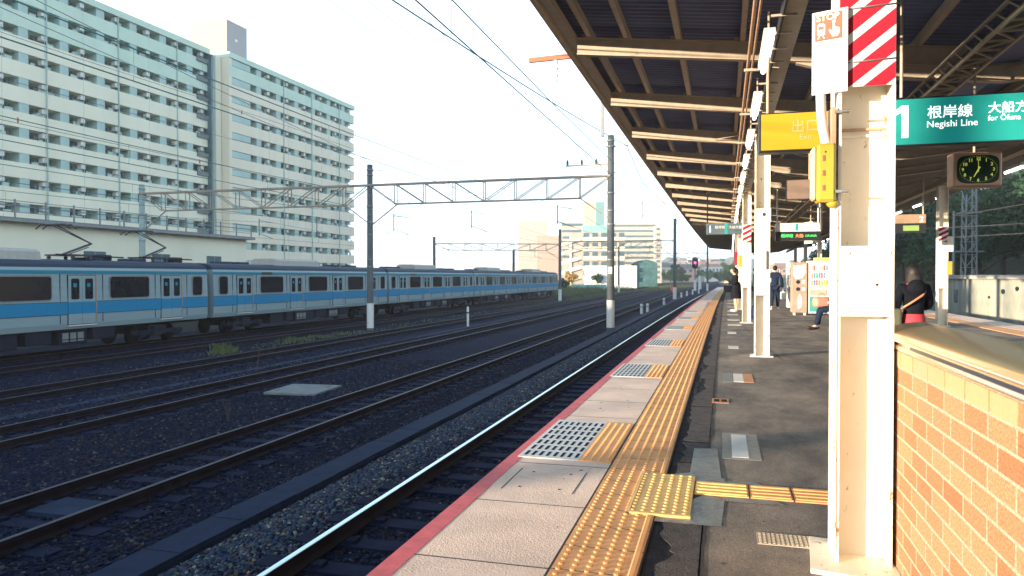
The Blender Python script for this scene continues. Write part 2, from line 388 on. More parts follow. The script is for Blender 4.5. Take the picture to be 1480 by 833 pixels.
stones('ballast_stones', [(-3.46,-2.5,1.5,16,350,.026),(-2.4,-1.5,2,14,200,.026),
    (-6.4,-5.45,3,18,420,.026),(-11.5,-6.4,5,24,260,.030),(-20,-11.5,9,34,90,.036),(-6.4,-5.45,18,40,150,.032)], M['stone'])
bpy.data.objects['ballast_stones']['label'] = 'pale fresh ballast shoulder between the near rail and the trough'
# platform ------------------------------------------------------------
py = [-12 + 3*i for i in range(37)]          # to y = 96
PE = -1.48; PR = 7.64
struct('platform', MB().sweep([(PE+.03,-1.6),(PR-.03,-1.6),(PR-.03,-.12),(PR,-.10),(PR,-.008),(PE,-.008),(PE,-.10),(PE+.03,-.12)], py, curve), M['concrete'])
def strip(name, x0, x1, z, m, ys=py): return struct(name, MB().sweep([(x0, z-.01), (x1, z-.01), (x1, z), (x0, z)], ys, curve), m)
strip('platform_edge_slabs', PE+.10, -.735, .004, M['edge'])
strip('platform_edge_line', PE, PE+.10, .006, M['edgeline'])
strip('platform_asphalt', -.09, 6.25, .004, M['asphalt'])
strip('platform_asphalt_strip', -.345, -.09, -.002, M['asphaltdark'])
strip('platform_edge_slabs', 6.9, PR, .004, M['edge'])
def tactile(name, x0, x1, y0, y1, z, m, dome_y1, nx=6, mats=True):
    mb = MB(); ys = [y0] + [y for y in py if y0 < y < y1] + [y1]
    mb.sweep([(x0, z-.012), (x1, z-.012), (x1, z), (x0, z)], ys, curve)
    px_ = (x1-x0)/nx; y = y0+.03
    while y < min(dome_y1, y1-.02):
        for i in range(nx):
            cx = x0+px_*(i+.5)+curve(y); k = 8 if y < 9 else 5
            v = []; 
            for r_, h in ((.0135, 0), (.009, .006)):
                for j in range(k): t = 6.2832*j/k; v.append((cx+r_*math.cos(t), y+r_*1.25*math.sin(t), z+h))
            mb.add(v, [(j, (j+1) % k, k+(j+1) % k, k+j) for j in range(k)] + [tuple(range(k, 2*k))], False)
        y += .06
    return mb
def bars(mb, x0, x1, y0, y1, z, xs, wd=.018):
    for x in xs:
        ys = [y0] + [y for y in py if y0 < y < y1] + [y1]
        mb.sweep([(x-wd, z-.001), (x+wd, z-.001), (x+wd*.55, z+.006), (x-wd*.55, z+.006)], ys, curve)
tm = tactile('tactile_paving', -.728, -.405, -6, 96, .008, None, 34, 5)
bars(tm, 0, 0, -6, 96, .008, [-.375])
tm.sweep([(-.405, -.003), (-.348, -.003), (-.348, .0075), (-.405, .0075)], py, curve)
struct('tactile_paving', tm, M['tactile'])
tm = tactile('tactile_paving', 6.3, 6.85, -6, 96, .008, None, 0, 6); struct('tactile_paving', tm, M['tactile'])
jt = MB()                                              # joints in the edge slabs
y = 3.2
while y < 60:
    jt.box(PE+.1, -.74, y, y+.008, -.01, .0052); y += .9
jt.sweep([(-.741,-.01),(-.731,-.01),(-.731,.0055),(-.741,.0055)], py, curve)
y = .5
while y < 40: jt.box(-.728, -.35, y, y+.006, 0, .0088); y += .3
jt.sweep([(-.352,-.01),(-.345,-.01),(-.345,.0085),(-.352,.0085)], py, curve)
struct('platform_joints', jt, M['joint'])
# door-position pads: white slotted mats with a yellow dotted block beside
slotm = M['joint']
for k, yy in enumerate([5.15, 9.65, 14.1, 18.6, 23.1, 27.6]):
    t = thing('door_position_mat', ['white slotted mat with yellow block on the platform edge, the nearest to the camera', 'second white slotted mat from the camera on the platform edge', 'third small white slotted mat along the platform edge'][k] if k < 3 else 'distant small slotted mat on the platform edge', 'mat', (curve(yy), yy, 0), 0, 'slotted mats along the platform edge')
    mb = MB(); mb.box(-1.415, -.975, 0, 1.42, .003, .010); mb.build('white_base', M['offwhite'], t)
    s = MB(); 
    for i in range(8):
        for j in range(7):
            x = -1.385+i*.053; y0 = .06+j*.19; s.box(x, x+.022, y0, y0+.13, .009, .0115)
    s.build('slots', M['trough'], t)
    tm = MB(); tm.box(-.972, -.745, 0, 1.42, .003, .011)
    for i in range(4):
        for j in range(23):
            cx, cy = -.972+.057*(i+.5), .03+.06*j
            tm.add([(cx+.015*math.cos(a*1.047), cy+.015*math.sin(a*1.047), .011) for a in range(6)] + [(cx+.009*math.cos(a*1.047), cy+.009*math.sin(a*1.047), .017) for a in range(6)], [(a, (a+1) % 6, 6+(a+1) % 6, 6+a) for a in range(6)] + [(6,7,8,9,10,11)])
    tm.build('yellow_block', M['tactile'], t)
# hatch in slab
mb = MB()
for x in (-1.30, -.86): mb.box(x, x+.006, 4.35, 4.85, 0, .0056)
for x, y in ((-1.2,4.42),(-.95,4.42),(-1.2,4.78),(-.95,4.78)): mb.lathe([(.010,0),(.010,.0062)], (x, y, 0), 8)
tagx(mb.build('slab_hatch', M['joint']), 'lift-out hatch outlined in the pink edge slab', 'hatch')
# loose tactile mat, guide path
mb = tactile('m', -.50, -.165, 4.08, 4.92, .016, None, 5, 6); mb.box(-.50, -.165, 4.08, 4.92, .005, .0155)
mb.box(-.505,-.16,4.06,4.085,.006,.02); mb.box(-.505,-.485,4.06,4.94,.006,.0205)
t = thing('tactile_mat', 'loose bright yellow studded mat taped over the platform edge strip', 'mat'); mb.build('mat', M['tactile2'], t)
for k, (x0, x1) in enumerate([(-.155, .155), (.165, .40), (.41, .64), (.65, .88)]):
    mb = MB(); mb.box(x0, x1, 4.54, 4.82, .005, .012)
    for i in range(4):
        y0 = 4.56+i*.068; mb.sweep([(0,0)], [0], closed=False) if 0 else mb.box(x0+.01, x1-.01, y0, y0+.032, .012, .018)
    o = mb.build('guide_paving', M['tactile2'] if k == 0 else M['tactile']); tagx(o, kind='structure')
mb = MB(); mb.add([(-.20,5.0,.0095),(-.20,5.75,.0085),(-.03,5.78,.0085),(.0,4.9,.0095)], [(0,1,2,3)])
mb.add([(-.35,4.92,.011),(-.2,5.02,.0105),(.02,4.92,.0105),(.02,4.82,.0105),(-.165,4.82,.0105)], [(0,1,2,3,4)])
mb.add([(-.36,3.98,.006),(.0,3.98,.0075),(.02,4.50,.0075),(-.1,4.54,.0075),(-.36,4.06,.006)], [(0,1,2,3,4)])
tagx(mb.build('tape_patch', M['tape']), 'shiny grey tape patches around the loose yellow mat', 'tape')
mb = MB(); mb.add([(.02,4.44,.0078),(.35,4.44,.0078),(.3,4.535,.0078),(.0,4.535,.0078)],[(0,1,2,3)]); mb.add([(.0,4.83,.0078),(.25,4.83,.0078),(.2,4.90,.0078),(.02,4.88,.0078)],[(0,1,2,3)])
tagx(mb.build('tape_patch', M['tape']), 'thin grey tape along the yellow guide bars', 'tape')
# cracks
mb = MB(); rr = random.Random(5); x = -.22
pts = []
yy = 1.5
while yy < 30: pts.append((x+curve(yy), yy)); x = min(-.13, max(-.30, x+rr.uniform(-.035, .035))); yy += rr.uniform(.08, .22)
for (a, b), (c, d) in zip(pts, pts[1:]): w_ = rr.uniform(.006, .02); mb.add([(a-w_, b, .0015), (a+w_, b, .0015), (c+w_, d, .0015), (c-w_, d, .0015)], [(0,1,2,3)])
pts = []; yy = 1.5
while yy < 40: pts.append((-.085+rr.uniform(-.008, .008)+curve(yy), yy)); yy += .12
for (a, b), (c, d) in zip(pts, pts[1:]): mb.add([(a-.008, b, .0065), (a+.008, b, .0065), (c+.008, d, .0065), (c-.008, d, .0065)], [(0,1,2,3)])
for (p0, p1) in [((.9, 12.2), (.45, 22)), ((.95, 12.2), (4.2, 9.6)), ((1.6, 22), (3.8, 13)), ((.0, 8.9), (.6, 9.0))]:
    n = 24; q = [(p0[0]+(p1[0]-p0[0])*i/n+rr.uniform(-.01, .01), p0[1]+(p1[1]-p0[1])*i/n) for i in range(n+1)]
    for (a, b), (c, d) in zip(q, q[1:]): mb.add([(a-.006, b, .006), (a+.006, b-.004, .006), (c+.006, d-.004, .006), (c-.006, d, .006)], [(0,1,2,3)])
tagx(mb.build('asphalt_cracks', M['joint']), kind='structure')
# broken edge of the asphalt strip
mb = MB(); rr = random.Random(9); yy = 1.2; px0 = -.25; prev = None
while yy < 40:
    px0 = min(-.19, max(-.30, px0+rr.uniform(-.03, .03))); cur = (px0+curve(yy), -.10+curve(yy), yy)
    if prev and rr.random() > .06: mb.poly([(prev[0], prev[2], -.001), (prev[1], prev[2], -.001), (cur[1], cur[2], -.001), (cur[0], cur[2], -.001)], .006)
    prev = cur; yy += rr.uniform(.03, .10)
tagx(mb.build('asphalt_strip_surface', mat('old_asphalt', (.06,.053,.055), .95, var=.45, scale=12, bump=.9, bscale=90)), kind='structure')
mb = MB(); rr = random.Random(33)
for k in range(170):
    y_ = rr.uniform(2.2, 22); x_ = rr.uniform(-1.35, -.8) if k % 3 == 0 else rr.uniform(.0, 3.5); q_ = rr.uniform(.006, .018)
    mb.add([(x_+q_*math.cos(a*.8976)*rr.uniform(.7, 1.2), y_+q_*math.sin(a*.8976)*rr.uniform(.7, 1.2), .0058) for a in range(7)], [tuple(range(7))])
tagx(mb.build('pavement_spots', mat('gum_spot', (.09,.085,.08), .8, var=.5, scale=3)), kind='structure')
mb = MB()
for k in range(9):
    y_ = rr.uniform(2.8, 14); x_ = rr.uniform(-1.3, -.8); a_ = rr.uniform(-.5, .5); l_ = rr.uniform(.05, .3)
    mb.add([(x_, y_, .0056), (x_+.004, y_, .0056), (x_+.004+l_*math.cos(a_), y_+l_*math.sin(a_), .0056), (x_+l_*math.cos(a_), y_+l_*math.sin(a_), .0056)], [(0,1,2,3)])
tagx(mb.build('slab_scratches', M['joint']), kind='structure')
# floor marks
def floor_mark(y0, y1, x0, x1, gx0=None, gx1=None, lab='', orange=False):
    t = thing('floor_mark', lab, 'floor mark', (curve(y0), y0, 0), 0, 'white boarding marks on the platform')
    if gx0 is not None: MB().box(gx0, gx1, -.05, y1-y0+.06, .004, .0062).build('grey_patch', M['tape'], t)
    MB().box(x0, x1, 0, y1-y0, .004, .0084).build('white_panel', M['offwhite'], t)
    if orange: MB().box(x1, x1+.12, 0, y1-y0, .004, .0084).build('orange_panel', M['tan'], t)
floor_mark(5.55, 6.35, .07, .185, 0, .27, 'white boarding mark on a grey patch, the nearest one')
floor_mark(9.55, 10.35, .13, .25, 0, .12, 'small white and orange boarding mark past the first one', True)
floor_mark(14.0, 14.5, .09, .27, None, None, 'third white boarding mark from the camera')
floor_mark(17.6, 18.2, .09, .28, None, None, 'fourth white boarding mark from the camera')
for yy in (20.6, 23, 26.2, 29, 33, 37, 42): floor_mark(yy, yy+.5, .1, .45, None, None, 'tiny far white mark in the row along the platform')
mb = MB(); 
for a in ((-.13, 8.06, -.0), (-.02, 8.06, 0)): pass
t = thing('floor_sticker', 'small orange and white sticker with two dark squares on the asphalt', 'sticker', (-.10, 7.9, 0))
MB().box(0, .17, 0, .28, .004, .009).build('base', M['tan'], t); MB().box(.02, .075, .06, .22, .009, .0105).box(.095, .15, .06, .22, .009, .0105).build('dark_square', M['asphaltdark'], t)
t = thing('tread_plate', 'studded grey metal cover plate in the asphalt near the first pillar', 'cover plate', (.17, 3.78, 0))
mb = MB(); mb.box(0, .28, 0, .17, .003, .008)
for i in range(13):
    for j in range(7): mb.box(.008+i*.021, .020+i*.021, .008+j*.023+(i % 2)*.006, .018+j*.023+(i % 2)*.006, .008, .0115)
mb.build('plate', M['beam'], t)

# ================================================================== TRACKS
def rail_prof(x, zt, w_=.0325):
    return [(x-.06, zt-.15), (x+.06, zt-.15), (x+.06, zt-.135), (x+.012, zt-.11), (x+.012, zt-.045), (x+w_, zt-.033), (x+w_, zt-.004), (x-w_, zt-.004), (x-w_, zt-.033), (x-.012, zt-.045), (x-.012, zt-.11), (x-.06, zt-.135)]
slp = MB().box(-1.0, 1.0, -.12, .12, -.24, -.15)
for sx in (-.535, .535): slp.box(sx-.17, sx-.07, -.06, .06, -.15, -.115); slp.box(sx+.07, sx+.17, -.06, .06, -.15, -.115)
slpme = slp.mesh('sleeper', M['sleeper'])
def track(xc, zt, y0, y1, cf, lab, shiny, ysleep):
    t = thing('railway_track', lab, 'railway track', (0, 0, 0), 0, 'railway tracks of the yard')
    ys = list(np.arange(y0, y1, 5.0))
    for s_ in (-.5335-.0325, .5335+.0325):
        r_ = MB().sweep(rail_prof(xc+s_, zt), ys, cf).build('rail', M['rail'], t)
        MB().sweep([(xc+s_-.030, zt-.004), (xc+s_+.030, zt-.004), (xc+s_+.024, zt), (xc+s_-.024, zt)], ys, cf).build('running_surface', M['railtop'] if shiny else M['railtopd'], r_)
    y = ysleep
    for i in range(100):
        o = bpy.data.objects.new('sleeper', slpme); COL.objects.link(o); o.parent = t; o.location = (xc+cf(y), y, zt); y += .62
    mb = MB()
    while y < min(y1, 200): mb.box(xc-1+cf(y), xc+1+cf(y), y-.12, y+.12, zt-.24, zt-.15); y += .62
    tagx(mb.build('sleeper', M['sleeper'], t), kind='stuff')
zero = lambda y: 0
track(-3.0, -1.1, -20, 420, curve, 'near track with one shining rail right beside the platform edge', True, -1)
for (x, z), lab in zip(TR[1:], ['dark track just beyond the concrete trough, second from the platform', 'dull track third from the platform, passing behind the flat square cover slab', 'fourth track from the platform, before the tall concrete pole row', 'weedy track between the pole row and the blue train', 'track under the blue striped train']):
    track(x, z, -20, 520, zero, lab, False, 4 if x > -10 else 10)
track(9.2, -1.1, -20, 300, curve, 'track on the far right side of the platform', False, 0)
# cable trough
t = thing('cable_trough', 'straight concrete cable trough with flat lids between the first two tracks', 'cable trough')
ys = list(np.arange(0, 220, 4.0))
MB().sweep([(-5.45,-1.6), (-5.0,-1.6), (-5.0,-1.40), (-5.45,-1.40)], ys).build('channel', M['trough'], t)
lids = MB(); rr = random.Random(2); y = 0
while y < 90:
    j = rr.uniform(-.012, .012); lids.box(-5.44+j, -5.01+j, y+.006, y+.994, -1.40, -1.365+rr.uniform(0, .008)); y += 1.0
lids.build('lid', M['trough'], t)
mb = MB(); ys = list(np.arange(0, 200, 4.0)); mb.sweep([(-14.6,-1.8), (-14.3,-1.8), (-14.3,-1.66), (-14.6,-1.66)], ys)
tagx(mb.build('cable_trough', M['trough']), 'narrow far concrete trough between the third and fourth tracks', 'cable trough')
t = thing('cover_slab', 'pale square concrete cover slab lying between the tracks', 'slab', (-10.15, 16.6, -1.52), R(4))
box('slab', mat('cover_concrete', (.15,.175,.18), .9, var=.2, scale=3), t, -.68, .68, -.75, .75, -.06, -.0, b=.01)
for a in (-.5, .5): box('lifting_slot', M['joint'], t, a-.02, a+.02, -.12+a*.8, .12+a*.8, .0005, .003)
t = thing('cover_slab', 'grey flat cover slab beside the second track, close to the left frame edge', 'slab', (-7.4, 7.0, -1.44), 0)
box('slab', M['trough'], t, -.35, .35, -.28, .28, -.02, .03)

# ================================================================== CANOPY
VX = 3.08
def zc(x): return 4.34 - .11*(x+1.85) if x < VX else 4.34 - .11*(VX+1.85) + .11*(x-VX)
CY0, CY1 = -10.0, 79.0
can = thing('platform_canopy', 'butterfly shaped corrugated roof on beige beams over the island platform', 'canopy')
mb = MB(); ny = int((CY1-CY0)/.033)
v = []; xs = [-2.24, VX, 8.40]
for i in range(ny+1):
    y = CY0+i*.033; h = (0, .022, .022, 0)[i % 4] ; c = curve(y)
    for x in xs: v.append((x+c, y, zc(x)+.25+h))
f = [(i*3+k, i*3+k+1, (i+1)*3+k+1, (i+1)*3+k) for i in range(ny) for k in (0, 1)]
mb.add(v, f, False)
mb.build('roof_sheet', M['roof'], can)
cys = list(np.arange(CY0, CY1+.01, 4.45))
def cs(name, prof, m): return MB().sweep(prof, cys, curve).build(name, m, can)
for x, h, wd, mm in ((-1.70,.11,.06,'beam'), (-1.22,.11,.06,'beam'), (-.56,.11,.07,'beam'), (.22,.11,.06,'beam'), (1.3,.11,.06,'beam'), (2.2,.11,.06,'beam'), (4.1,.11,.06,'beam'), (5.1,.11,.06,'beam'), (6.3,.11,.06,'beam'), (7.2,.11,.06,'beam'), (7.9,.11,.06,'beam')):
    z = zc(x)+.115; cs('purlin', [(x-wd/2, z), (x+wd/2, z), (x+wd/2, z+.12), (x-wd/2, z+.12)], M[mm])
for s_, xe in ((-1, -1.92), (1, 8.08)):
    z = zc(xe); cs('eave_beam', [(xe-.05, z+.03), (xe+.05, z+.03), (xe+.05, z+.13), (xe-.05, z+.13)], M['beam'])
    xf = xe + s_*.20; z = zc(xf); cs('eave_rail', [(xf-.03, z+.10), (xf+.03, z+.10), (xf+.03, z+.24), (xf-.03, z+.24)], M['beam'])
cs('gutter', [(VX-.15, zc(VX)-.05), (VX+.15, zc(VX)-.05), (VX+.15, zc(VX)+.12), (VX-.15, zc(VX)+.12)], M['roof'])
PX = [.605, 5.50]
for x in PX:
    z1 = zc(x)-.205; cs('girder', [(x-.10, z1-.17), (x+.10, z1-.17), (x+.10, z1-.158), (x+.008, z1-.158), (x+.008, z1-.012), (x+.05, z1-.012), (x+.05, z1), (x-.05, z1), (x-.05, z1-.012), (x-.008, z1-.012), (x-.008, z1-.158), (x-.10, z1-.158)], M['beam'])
# transverse I beams
def ibeam():
    mb = MB()
    for xa, xb in ((-1.87, VX), (VX, 8.03)):
        za, zb = zc(xa), zc(xb)
        for (w_, t0, t1) in ((.055, -.115, -.103), (.0045, -.103, .103), (.055, .103, .115)):
            mb.add([(xa,-w_,za+t0), (xb,-w_,zb+t0), (xb,w_,zb+t0), (xa,w_,za+t0), (xa,-w_,za+t1), (xb,-w_,zb+t1), (xb,w_,zb+t1), (xa,w_,za+t1)], [(3,2,1,0),(4,5,6,7),(0,1,5,4),(1,2,6,5),(2,3,7,6),(3,0,4,7)])
    def wd_(xs_):      # deeper haunched web in the middle of the span
        for xa, xb, ha, hb in xs_:
            za, zb = zc(xa), zc(xb)
            mb.add([(xa,-.0045,za-.115-ha), (xb,-.0045,zb-.115-hb), (xb,.0045,zb-.115-hb), (xa,.0045,za-.115-ha), (xa,-.0045,za-.116), (xb,-.0045,zb-.116), (xb,.0045,zb-.116), (xa,.0045,za-.116)], [(3,2,1,0),(0,1,5,4),(1,2,6,5),(2,3,7,6),(3,0,4,7)])
            mb.add([(xa,-.05,za-.127-ha), (xb,-.05,zb-.127-hb), (xb,.05,zb-.127-hb), (xa,.05,za-.127-ha), (xa,-.05,za-.115-ha), (xb,-.05,zb-.115-hb), (xb,.05,zb-.115-hb), (xa,.05,za-.115-ha)], [(3,2,1,0),(4,5,6,7),(0,1,5,4),(1,2,6,5),(2,3,7,6),(3,0,4,7)])
    wd_([(.85, 1.5, .01, .15), (1.5, VX, .15, .15), (VX, 4.7, .15, .15), (4.7, 5.3, .15, .01)])
    for x in PX: mb.box(x-.04, x+.04, -.04, .04, zc(x)-.21, zc(x)-.115)
    for x in (-1.70,-1.22,-.56,.22): mb.box(x-.10, x-.03, -.04, .04, zc(x)+.115, zc(x)+.175)
    return mb.mesh('beam', M['beam'])
ib = ibeam(); y = 3.7-3.033*4
while y < CY1:
    o = bpy.data.objects.new('beam', ib); COL.objects.link(o); o.parent = can; o.location = (curve(y), y, 0); y += 3.033
# end fascia plate closing the canopy
mb = MB(); mb.poly([(-2.2,0,4.62), (VX,0,4.05), (VX,0,3.72), (-1.9,0,4.22)], .03, (0,1,0)); mb.build('end_fascia', M['roof'], can, (curve(79), 78.9, 0))
# bracing rods
mb = MB()
for k in range(-1, 8):
    a = 3.7+9.1*k
    mb.bar((-.2+curve(a), a, 4.1), (2.9+curve(a), a+3.0, 3.95), .008, 5); mb.bar((-.2+curve(a), a+3.0, 4.1), (2.9+curve(a), a, 3.95), .008, 5)
mb.build('bracing_rod', M['beam'], can)
# pillars ------------------------------------------------------------
def pillar_mesh(h, plate=False):
    mb = MB(); W = .115; D = .125
    mb.box(-W, -W+.013, -D, D, 0, h); mb.box(W-.013, W, -D, D, 0, h); mb.box(-W+.013, W-.013, -.006, .006, 0, h)
    return mb
pils = []
pl_lab = ['cream steel pillar standing behind the camera', 'nearest cream steel pillar with red stripes and a bolted cover plate', 'second cream steel pillar from the camera, with a white notice box', 'third cream pillar from the camera, wrapped with red stripes, a dark bag at its foot']
for row, x in enumerate(PX):
    for k in range(9):
        y = 3.7+9.1*(k-1)
        lab = (pl_lab[k] if k < 4 else 'distant cream pillar in the row near the platform edge') if row == 0 else ('cream pillar with red stripes beside the woman in black' if k == 3 else 'cream pillar in the far row under the right wing')
        t = thing('pillar', lab, 'pillar', (x+curve(y), y, 0), 0, 'cream steel pillars carrying the canopy')
        pillar_mesh(zc(x)-.115-.262).build('shaft', M['cream'], t)
        MB().poly([(-.19,-.2,.0045), (.17,-.18,.0045), (.15,.19,.0045), (-.17,.17,.0045)], .016).build('plinth', M['cream'], t)
        if k >= 2: MB().box(-.102,.102,-.127,-.05, 1.55, 1.56).box(-.102, .102, -.123, -.110, 1.0, 2.35).build('cover_plate', M['cream'], t)
        pils.append(t)
P1, P2, P3 = pils[1], pils[2], pils[3]
RP3 = pils[9+3]
# striped film
def clip(poly, x0, x1, z0, z1):
    def cut(p, inside, inter):
        r_ = []
        for i in range(len(p)):
            a, b = p[i], p[(i+1) % len(p)]
            if inside(a): r_.append(a)
            if inside(a) != inside(b): r_.append(inter(a, b))
        return r_
    def ix(c): return lambda a, b: (c, a[1]+(b[1]-a[1])*(c-a[0])/(b[0]-a[0]))
    def iz(c): return lambda a, b: (a[0]+(b[0]-a[0])*(c-a[1])/(b[1]-a[1]), c)
    for ins, it in ((lambda q: q[0] >= x0, ix(x0)), (lambda q: q[0] <= x1, ix(x1)), (lambda q: q[1] >= z0, iz(z0)), (lambda q: q[1] <= z1, iz(z1))):
        if not poly: return []
        poly = cut(poly, ins, it)
    return poly
def stripes(parent, x0, x1, yf, z0, z1, pitch, frac, slope=1.0, ph=0.0):
    mb = MB(); mb.box(x0, x1, yf, yf+.003, z0, z1)
    s = mb.build('striped_film', M['white'], parent)
    q = MB(); z = z0-(x1-x0)*slope-pitch+ph
    while z < z1+pitch:
        p = clip([(x0, z), (x1, z+(x1-x0)*slope), (x1, z+(x1-x0)*slope+pitch*frac), (x0, z+pitch*frac)], x0, x1, z0, z1)
        if len(p) > 2: q.poly([(a, yf-.0005, b) for a, b in p][::1], .0, (0,-1,0))
        z += pitch
    q.build('red_stripe', M['red'], s)
    return s
stripes(P1, -.113, .113, -.1295, 2.135, 2.53, .115, .62, .78, .03)
for z in (2.24, 2.475):
    MB().tube([(-.118, .05, z), (-.118, -.1325, z), (0, -.134, z+.003), (.118, -.1325, z+.008), (.118, .05, z+.008)], .0035, 6).build('fixing_wire', M['steel'], P1)
mb = MB(); mb.box(-.1, .113, -.129, -.12, 1.125, 1.435); 
pp = mb.build('cover_plate', M['cream'], P1)
mb = MB()
for x in (-.075, .09):
    for z in (1.15, 1.405): mb.lathe([(.009,-.006), (.009,0)], (x, -.129, z), 8, 'y')
mb.build('bolt', M['cream'], pp)
MB().lathe([(.006,-.0015), (.006,0)], (.045, -.1295, 1.265), 10, 'y').build('hole', M['black'], pp)
for z in (1.93, 1.96): MB().box(-.10, .09, -.02, -.012, z, z+.012).build('rib', M['rust'] if z > 1.95 else M['cream'], P1)
MB().box(-.125, -.116, -.13, -.02, .07, 1.6).build('edge_strip', M['cream'], P1)
mb = MB(); mb.poly([(-.23,-.235,.005), (.13,-.30,.005), (.134,.16,.005), (-.19,.20,.005)], .020); mb.build('mortar_bed', M['cream'], P1)
stripes(P3, -.112, .112, -.1345, 2.25, 2.75, .15, .55, .5)
stripes(RP3, -.112, .112, -.1345, 2.2, 2.6, .13, .55, .5)
box('notice_box', M['white'], P2, -.05, .06, -.17, -.124, 1.42, 1.72, b=.006)
box('sensor', M['black'], P2, .0, .02, -.16, -.124, 2.28, 2.33)
MB().box(-.125, .125, -.135, -.123, 2.18, 2.40).build('clamp_plate', M['cream'], P2)
# long hung ladder tray over platform
t = thing('cable_ladder', 'beige lattice cable ladder hanging under the right part of the roof', 'cable ladder')
for x in (2.30, 2.56):
    for z in (3.46, 3.62): MB().sweep([(x-.015, z-.015), (x+.015, z-.015), (x+.015, z+.015), (x-.015, z+.015)], cys, curve).build('chord', M['beam'], t)
mb = MB(); y = 0; k = 0
while y < 60:
    c = curve(y); a, b = (2.30, 2.56) if k % 2 else (2.56, 2.30)
    mb.sbar((a+c, y, 3.46), (b+c, y+.3, 3.46), .018); mb.sbar((2.30+c, y, 3.46), (2.56+c, y, 3.46), .018)
    mb.sbar((2.30+c, y, 3.46), (2.30+c, y+.3, 3.62), .015); y += .3; k += 1
mb.build('lattice', M['beam'], t)
MB().sweep([(2.33,3.48), (2.5,3.48), (2.5,3.55), (2.33,3.55)], cys, curve).build('cable_bundle', M['wiredark'], t)
# left conduits with brackets
t = thing('conduit', 'pair of thin rusty conduits running under the roof beside the tube lights', 'conduit')
MB().tube([(.27+curve(y), y, 3.78) for y in cys], .018).build('pipe', M['rust'], t)
MB().tube([(.31+curve(y), y, 3.70) for y in cys], .012).build('pipe', M['rust'], t)
mb = MB()
for k in range(30):
    y = 6.6+2.42*k; c = curve(y); mb.box(.22+c, .60+c, y-.02, y+.02, 3.66, 3.69)
    if k < 16:
        for j in range(4): mb.box(.40+c, .62+c, y+.4+j*.5, y+.42+j*.5, 3.60, 3.62)
mb.build('bracket', M['beam'], t)
for z, r_ in ((3.62, .016), (3.66, .02)):
    MB().tube([(.50+curve(y), y, z) for y in cys], r_).build('cable', M['wiredark'], t)
# tube lights
def lamp_thing(x, y, z, lab, grp, L_=1.1):
    t = thing('tube_light', lab, 'ceiling light', (x+curve(y), y, z), 0, grp)
    MB().box(-.05, .05, -L_/2-.05, L_/2+.05, .0, .07).build('housing', M['offwhite'], t)
    MB().bar((0, -L_/2, -.035), (0, L_/2, -.03), .024, 10).build('tube', M['lamp'], t)
    MB().box(-.008, .008, -.4, -.38, .07, .28).box(-.008, .008, .38, .40, .07, .28).build('hanger', M['beam'], t)
lt = ['nearest lit tube light under the roof', 'second lit tube light along the edge girder', 'third lit tube light along the edge girder']
for k in range(29): lamp_thing(.40, 7.80+2.42*k, 3.50, lt[k] if k < 3 else 'small lit tube light far along the edge girder', 'tube lights beside the edge girder')
for k in range(18): lamp_thing(6.45, 10.7+3.033*k, 3.80, 'lit tube light in the row under the right eave', 'tube lights under the right eave')

# ================================================================== SIGNS near
# station name-like hanging signs
t = thing('direction_sign', 'large teal hanging sign with a white 1 and Japanese line name', 'sign', (0, 7.7, 0))
box('casing', M['black'], t, 1.22, 3.75, -.085, .085, 2.50, 2.945, b=.008)
box('face', M['teal'], t, 1.235, 3.735, -.092, -.083, 2.518, 2.932)
mb = MB(); mb.poly([(1.70-.115,-.094,2.875), (1.70-.06,-.094,2.875), (1.70-.06,-.094,2.58), (1.70-.115,-.094,2.58), (1.70-.115,-.094,2.815), (1.70-.175,-.094,2.785), (1.70-.175,-.094,2.825)][::-1], .001, (0,-1,0)); mb.build('lettering', M['signwhite'], t)
text('根岸線', .124, M['signwhite'], t, (1.795, -.094, 2.755), off=.0008)
text('Negishi Line', .084, M['signwhite'], t, (1.79, -.094, 2.665))
text('大船方面', .106, M['signwhite'], t, (2.285, -.094, 2.775), off=.0008)
text('for Ōfuna', .066, M['signwhite'], t, (2.285, -.094, 2.700))
for x in (1.6, 3.3): MB().bar((x, 0, 2.97), (x, 0, 3.9), .015).build('hanger', M['beam'], t)
t = thing('exit_sign', 'yellow hanging exit sign left of the nearest pillar', 'sign', (0, 7.7, 0))
box('casing', M['black'], t, .335, 1.20, -.085, .085, 2.50, 2.88, b=.008)
box('face', M['yellowsign'], t, .355, 1.19, -.092, -.083, 2.52, 2.865)
text('出口', .13, M['signyel'], t, (.625, -.094, 2.69), off=.001)
text('Exit', .075, M['signyel'], t, (.70, -.094, 2.61))
mb = MB(); mb.poly([(.90,-.094,2.70), (.96,-.094,2.75), (.96,-.094,2.72), (1.04,-.094,2.72), (1.04,-.094,2.68), (.96,-.094,2.68), (.96,-.094,2.65)], .001, (0,-1,0)); mb.build('arrow', M['signwhite'], t)
for x in (.42, 1.1): MB().bar((x, 0, 2.88), (x, 0, 3.7), .015).build('hanger', M['beam'], t)
